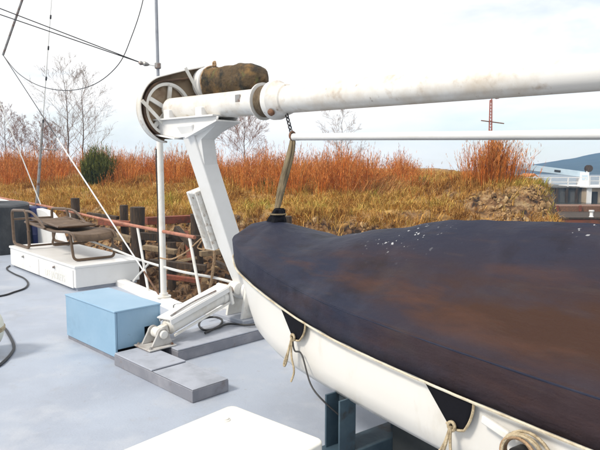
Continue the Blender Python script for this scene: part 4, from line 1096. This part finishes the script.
for s in sv:
    w_, g_, r_, k_ = wS(s), gS(s), rS(s), kS(s); row = []
    prof = []
    for j in range(NJ):
        q = -1 + 2 * j / (NJ - 1); a = abs(q)
        # straightish tent with a soft ridge and a slack belly between ridge and gunwale
        tent = (1 - a)
        zz = g_ + (r_ - g_) * (tent * .62 + .38 * (math.cos(a * PI) * .5 + .5)) + .012 * math.sin(PI * a)
        zz += .014 * mn.noise((s * 2.2, q * 2.5, .3)) * (1 - a * a) + .007 * mn.noise((s * 7 + q * 3, q * 5, 1.3)) * (1 - a)
        zz += .010 * math.sin(s * 5.5 + q * 4) * a * (1 - a) * 2
        # pulls in the cloth: from the strap at the bow and from the lashings along the gunwale
        zz += .010 * math.sin(math.atan2(q * w_, s - .05) * 13) * math.exp(-((s - .35) / .4) ** 2) * a * (1.2 - a)
        zz += .009 * math.sin((s - .30 * a) * 2 * PI / .46 + 2.2 * mn.noise((s, q, 5))) * ss(.25, .85, a) * (1 - ss(.93, 1, a))
        zz += .006 * abs(mn.noise((s * 3.1 + a * 3, a * 2.2 - s * 1.3, 8))) * (1 - a * a)
        prof.append((q * w_, zz))
    # rounded shoulder then skirt
    sk = []
    for (dw_, dz) in ((.016, -.006), (.021, -.016), (.019, -.06), (.014, -.115)):
        sk.append((w_ + dw_ + .004 * mn.noise((s * 6, dz * 20, 2)), g_ + dz * min(1., k_ / .16)))
    sk.append((w_ + .011 + .004 * mn.noise((s * 9, 4, 2)), g_ - k_))
    full = [(-a_, b_) for a_, b_ in reversed(sk)] + prof + sk
    for j in range(len(full)):
        q = 1.15 if (j < 5 or j >= 5 + NJ) else abs(-1 + 2 * (j - 5) / (NJ - 1))
        band = math.exp(-((q - .72) / .26) ** 2) * (.35 + .65 * ss(.0, .9, s)) + .45 * ss(1.05, 1.12, q) * ss(.3, 1.6, s) + .28 * ss(1.6, 2.6, s) * (1 - q * .5)
        stain.append(min(1., band))
        qq = -1 + 2 * (j - 5) / (NJ - 1)
        drop.append(max(math.exp(-((s - 1.42) / .22) ** 2 - ((qq - .22) / .16) ** 2), math.exp(-((s - 2.42) / .12) ** 2 - ((qq - .05) / .12) ** 2), .8 * math.exp(-((s - .9) / .08) ** 2 - ((qq - .02) / .06) ** 2)))
    rows.append([bpt(s, a_, b_) for a_, b_ in full])
cv = MB().grid(rows)
# closing of the rounded end
nrow = len(rows[0]); 
cvo = cv.build('canvas_cover', 'boat_canvas', bt, smooth=38, solid=.006)
for nm, arr in (('stain', stain), ('droppings', drop)):
    av = cvo.data.attributes.new(nm, 'FLOAT', 'POINT'); av.data.foreach_set('value', np.array(arr, dtype=np.float32))
endp = MB().add(rows[0], [tuple(range(nrow))]); endp.build('cover_end', 'boat_canvas', cvo)
for sg in (1, -1):
    MB().tube([bpt(s, sg * (wS(s) + .022), gS(s) - kS(s) - .004 + .002 * mn.noise((s * 11, 1, 1))) for s in sv], .006, 6).build('edge_rope', 'edge_cord', cvo)
MB().tube([bpt(s, wS(s) + .0205, gS(s) - .012) for s in sv[3:]], .0042, 5).build('piping', 'boat_canvas', cvo)
# hull
rows = []
for s in sv:
    w_, g_, kz = wS(s), gS(s), keel(s); dpt = g_ - kz
    half = [(w_ - .012, g_ - .04), (w_ - .010, g_ - .20), (w_ * .985 - .004, g_ - dpt * .45), (w_ * .97, g_ - dpt * .60), (w_ * .945, g_ - dpt * .72), (w_ * .86, g_ - dpt * .80), (w_ * .6, g_ - dpt * .88), (w_ * .3, g_ - dpt * .96), (.02, kz)]
    rk = lambda z_: s + .55 * max(0, g_ - .12 - z_) * (1 - ss(-.22, 1.0, s))      # raked end
    rows.append([bpt(rk(b_), a_, b_) for a_, b_ in half] + [bpt(rk(b_), -a_, b_) for a_, b_ in reversed(half)])
hl = MB().grid(rows); hl.add(rows[0], [tuple(range(len(rows[0])))]); hl.add(rows[-1], [tuple(range(len(rows[-1])))])
hull = hl.build('hull', 'hull_white', bt, smooth=50)
# keel
MB().grid([[bpt(s, .02, keel(s) + .02), bpt(s, .02, keel(s) - .05), bpt(s, -.02, keel(s) - .05), bpt(s, -.02, keel(s) + .02)] for s in sv if s > .6]).build('keel', 'hull_white', hull)

# flaps with lashings
def side_pt(s, dz, off=.012):
    """point on the hull side dz under the cover edge"""
    z = gS(s) - kS(s) - dz; return bpt(s, wS(s) + off - .02 * max(0, dz), z)
def flap(s0, s1, st, drop, rnd_):
    rows = []
    for i in range(9):
        f = i / 8
        lo_s = s0 + (st - .035 - s0) * f; hi_s = s1 + (st + .055 - s1) * f ** 2.0
        rows.append([side_pt(lo_s + (hi_s - lo_s) * j / 6, .006 + (drop - .006) * f + .012 * math.sin(j / 6 * PI) * f, .014) for j in range(7)])
    fo_ = MB().grid(rows).build('flap', 'flap_black', cvo, solid=.005)
    bd = [r[-1] for r in rows] + list(reversed(rows[-1]))[1:]
    MB().tube([p + nn * .006 for p in bd], .0055, 6).build('flap_edging', 'rope_beige', fo_)
    return side_pt(st, drop, .018)
t1 = flap(.86, 1.14, 1.02, .125, 1)
t2 = flap(2.03, 2.29, 2.19, .135, 2)
def lash(t_, n_, ln, label, loop=True):
    th = thing('lashing_rope', label, 'rope', t_ - Z * ln, 'lashings tied to the cover flaps')
    MB().tube([t_ + e * .016 * math.cos(a) + Z * (.018 * math.sin(a)) + nn * .012 for a in [2 * PI * i / 14 for i in range(15)]], .007, 6).build('knot', 'rope_beige', th)
    MB().tube(smoothpath([t_ + nn * .018, t_ - e * .02 - Z * ln * .35 + nn * .03, t_ - e * .055 - Z * ln * .62 + nn * .03, t_ - e * .06 - Z * ln * .74 + nn * .03, t_ - e * .035 - Z * ln * .66 + nn * .035, t_ - e * .01 - Z * ln * .35 + nn * .035, t_ + nn * .02], 6), .0065, 6).build('loop', 'rope_beige', th)
    MB().tube(smoothpath([t_ + nn * .018, t_ + e * .012 - Z * ln * .4 + nn * .03, t_ + e * .04 - Z * ln * .75 + nn * .032, t_ + e * .035 - Z * ln + nn * .05], 6), .006, 6).build('tail', 'rope_beige', th)
    return th
lash(t1, 3, .24, 'pale looped rope hanging from the flap nearer the bow')
lash(t2, 3, .22, 'pale rope knotted to the larger flap nearer the camera')
tag(MB().tube(smoothpath([t1 + nn * .014, t1 - Z * .07 + e * .02 + nn * .014, side_pt(1.09, .20, .014), side_pt(1.20, .32, .03), bpt(1.30, .60, .36), bpt(1.40, .52, .26)], 6), .005, 6).build('under_rope', 'black_rubber'), 'dark line running from the first flap down under the hull', 'rope')
# rope coil, black block and white cleat near the right edge
sc = 2.50
cc = side_pt(sc, .085, .03)
coil = thing('rope_coil', 'coil of brown and yellow rope hanging on the hull at the right edge', 'rope', cc - Z * .1)
for k in range(7):
    r_ = .052 + .006 * k + random.uniform(-.003, .003); o_ = nn * (.012 * (k % 3)) + e * (.006 * k)
    MB().tube([cc + o_ + e * r_ * math.cos(a) * 1.05 + Z * (r_ * math.sin(a) - .03) for a in [2 * PI * i / 28 for i in range(29)]], .006, 6, cap=False).build('turn', 'rope_tan' if k < 4 else 'rope_beige', coil)
blk = MB().lathe(cc - Z * .035 - nn * .03, nn, [(0, .028), (.05, .03), (.07, .024), (.072, .018)], 16).build('fairlead', 'black_rubber'); tag(blk, 'small black fitting inside the rope coil on the hull', 'fitting')
ca = side_pt(2.33, .052, .018); ce = side_pt(2.455, .072, .026)
cl9 = MB().bar(ca, ce, .022, .034); tag(cl9.build('cleat', 'hull_white', bevel=.008, seg=3), 'white wooden toggle on the hull beside the rope coil', 'cleat')

# strap and its wrapped end on the bow
sb_ = bpt(-.02, .0, rS(-.02))
sp = thing('lifting_strap', 'brown webbing strap hanging from the chain to the boat bow', 'strap', sb_)
pth = smoothpath([hk - Z * .01, hk.lerp(sb_, .2) + B * .012, hk.lerp(sb_, .6) - T * .01, sb_ + Z * .05], 6)
for off in (-.010, .011):
    rows = []
    for i, p in enumerate(pth):
        f = i / (len(pth) - 1); w2 = .013 + .007 * math.sin(f * PI)
        dd = T * math.cos(f * 1.4 + off * 30) + B * math.sin(f * 1.4 + off * 30)
        rows.append([p + B * off * math.sin(f * PI) + T * off * .8 - dd * w2, p + B * off * math.sin(f * PI) + T * off * .8 + dd * w2])
    MB().grid(rows).build('webbing', 'strap_brown', sp, solid=.009)
MB().tube([hk - Z * .015 + T * .022 * math.cos(a) + Z * .03 * math.sin(a) - Z * .03 for a in [2 * PI * i / 14 for i in range(15)]], .010, 6).build('eye', 'strap_brown', sp)
rows = []
for i in range(13):
    f = i / 12; r = []
    for j in range(25):
        a = 2 * PI * j / 24; rr = (.082 - .045 * f) * (1 + .16 * math.sin(a * 5 + f * 3) + .08 * math.sin(a * 3 - f * 8)) * (1 if f < .93 else .75)
        r.append(sb_ + Z * (-.045 + .145 * f) + T * (rr * math.cos(a) + .035 * f) + B * rr * math.sin(a))
    rows.append(r)
MB().grid(rows).build('canvas_collar', 'flap_black', cvo)
MB().tube([sb_ + Z * .055 + (T * math.cos(a) + B * math.sin(a)) * .058 + T * .022 for a in [2 * PI * i / 24 for i in range(25)]], .007, 6).build('collar_tie', 'strap_brown', cvo)

# chocks
def chock(s, label):
    c = thing('boat_chock', label, 'chock', bpt(s, 0, 0), 'chocks carrying the boat')
    MB().box(bpt(s, .0, .055), nn, e, Z, 1.30, .16, .11).build('base_beam', 'chock_teal', c, bevel=.006)
    for sg in (1, -1):
        MB().box(bpt(s - .055, sg * .54, .255), nn, e, Z, .11, .012, .29).build('upright_plate', 'chock_teal', c)
        MB().box(bpt(s + .055, sg * .54, .255), nn, e, Z, .11, .012, .29).build('upright_plate', 'chock_teal', c)
        MB().box(bpt(s, sg * .50, .255), nn, e, Z, .014, .10, .29).build('web_plate', 'chock_teal', c)
        MB().box(bpt(s, sg * .43, .40), nn, e, Z, .02, .10, .02).build('pad', 'black_rubber', c)
    MB().box(bpt(s, 0, .16), nn, e, Z, .22, .1, .12).build('keel_block', 'chock_teal', c, bevel=.005)
    return c
chock(1.36, 'blue grey steel chock under the middle of the boat, just left of centre')
chock(3.3, 'blue grey steel chock under the boat outside the right edge')
hb_ = MB().box(bpt(2.35, .24, .15), e, nn, Z, 1.78, .014, .29).box(bpt(2.35, .30, .009), e, nn, Z, 1.78, .10, .018); tag(hb_.build('hull_shade_plate', 'hull_shade_dark', bevel=.005), 'dark plate added on deck under the hull to stand in for shade', 'shade plate')  # dark sheets added to hide the lit deck and give shade below the boat

# ================================================================== WHITE HATCH IN THE FOREGROUND
HT = .35
hc = G(232, 404, HT); hr = G(326, 440, HT); hlft = G(143, 450.5, HT)
h1_ = (hr - hc); W1 = h1_.length; h1_.normalize(); h2_ = V((-h1_.y, h1_.x, 0));
if h2_.y > 0: h2_ = -h2_
def rrect(o, a, b, la, lb, r, n=6):
    pts = []
    for (cx, cy, a0) in ((r, r, PI), (la - r, r, 1.5 * PI), (la - r, lb - r, 0), (r, lb - r, .5 * PI)):
        for k in range(n + 1):
            t_ = a0 + PI / 2 * k / n; pts.append(o + a * (cx + r * math.cos(t_)) + b * (cy + r * math.sin(t_)))
    return pts
ht = thing('deck_hatch', 'white deck hatch with rounded corners in the foreground', 'hatch', V((hc.x, hc.y, 0)) + h1_ * .3 + h2_ * .5)
MB().prism(rrect(V((hc.x, hc.y, HT - .055)), h1_, h2_, W1, 1.2, .045), Z * .055).build('lid', 'hatch_white', ht, bevel=.012, seg=3)
MB().prism(rrect(V((hc.x, hc.y, 0)) + h1_ * .03 + h2_ * .03, h1_, h2_, W1 - .06, 1.14, .04), Z * (HT - .053)).build('coaming', 'white_paint', ht, bevel=.006)
for k_ in (.3, .85): MB().bar(V((hc.x, hc.y, HT - .09)) + h1_ * (W1 - .028) + h2_ * k_, V((hc.x, hc.y, HT - .09)) + h1_ * (W1 + .02) + h2_ * k_, .05, .03).build('hinge', 'white_stained', ht)

MB().lathe(V((hc.x, hc.y, HT)) + h1_ * .12 + h2_ * .16, Z, [(0, .028), (.004, .028), (.006, .02), (.012, .02)], 16).build('vent_plug', 'white_stained', ht)
# ================================================================== small deck details: bolts and weld studs
def bolt(p, par): return MB().lathe(p, Z, [(0, .014), (.008, .014), (.010, .01), (.016, .01)], 6).build('bolt', 'galv', par)
for (u_, v_) in ((.03, .03), (.23, .03), (.03, .23), (.23, .23)):
    bolt(V((-1.405, 4.80, .121)) + T * u_ + B * v_, dv)

# ================================================================== air: light haze between the ship and the hill
hz = MB().box(V((0, 190, 13.5)), V((1, 0, 0)), V((0, 1, 0)), Z, 1840, 1000, 37).build('haze', 'water', smooth=0)
hm = bpy.data.materials.new('haze_air'); hm.use_nodes = True; ht_ = hm.node_tree; ht_.nodes.clear()
ho = ht_.nodes.new('ShaderNodeOutputMaterial'); pv = ht_.nodes.new('ShaderNodeVolumePrincipled')
pv.inputs['Color'].default_value = (.30, .60, 1, 1); pv.inputs['Density'].default_value = .00065; pv.inputs['Anisotropy'].default_value = 0.
ht_.links.new(pv.outputs[0], ho.inputs['Volume'])
hz.data.materials.clear(); hz.data.materials.append(hm); hz['kind'] = 'stuff'; hz['label'] = 'thin pale blue haze over the river'; hz['category'] = 'haze'

for o in bpy.data.objects:
    if '_w' in o: del o['_w']
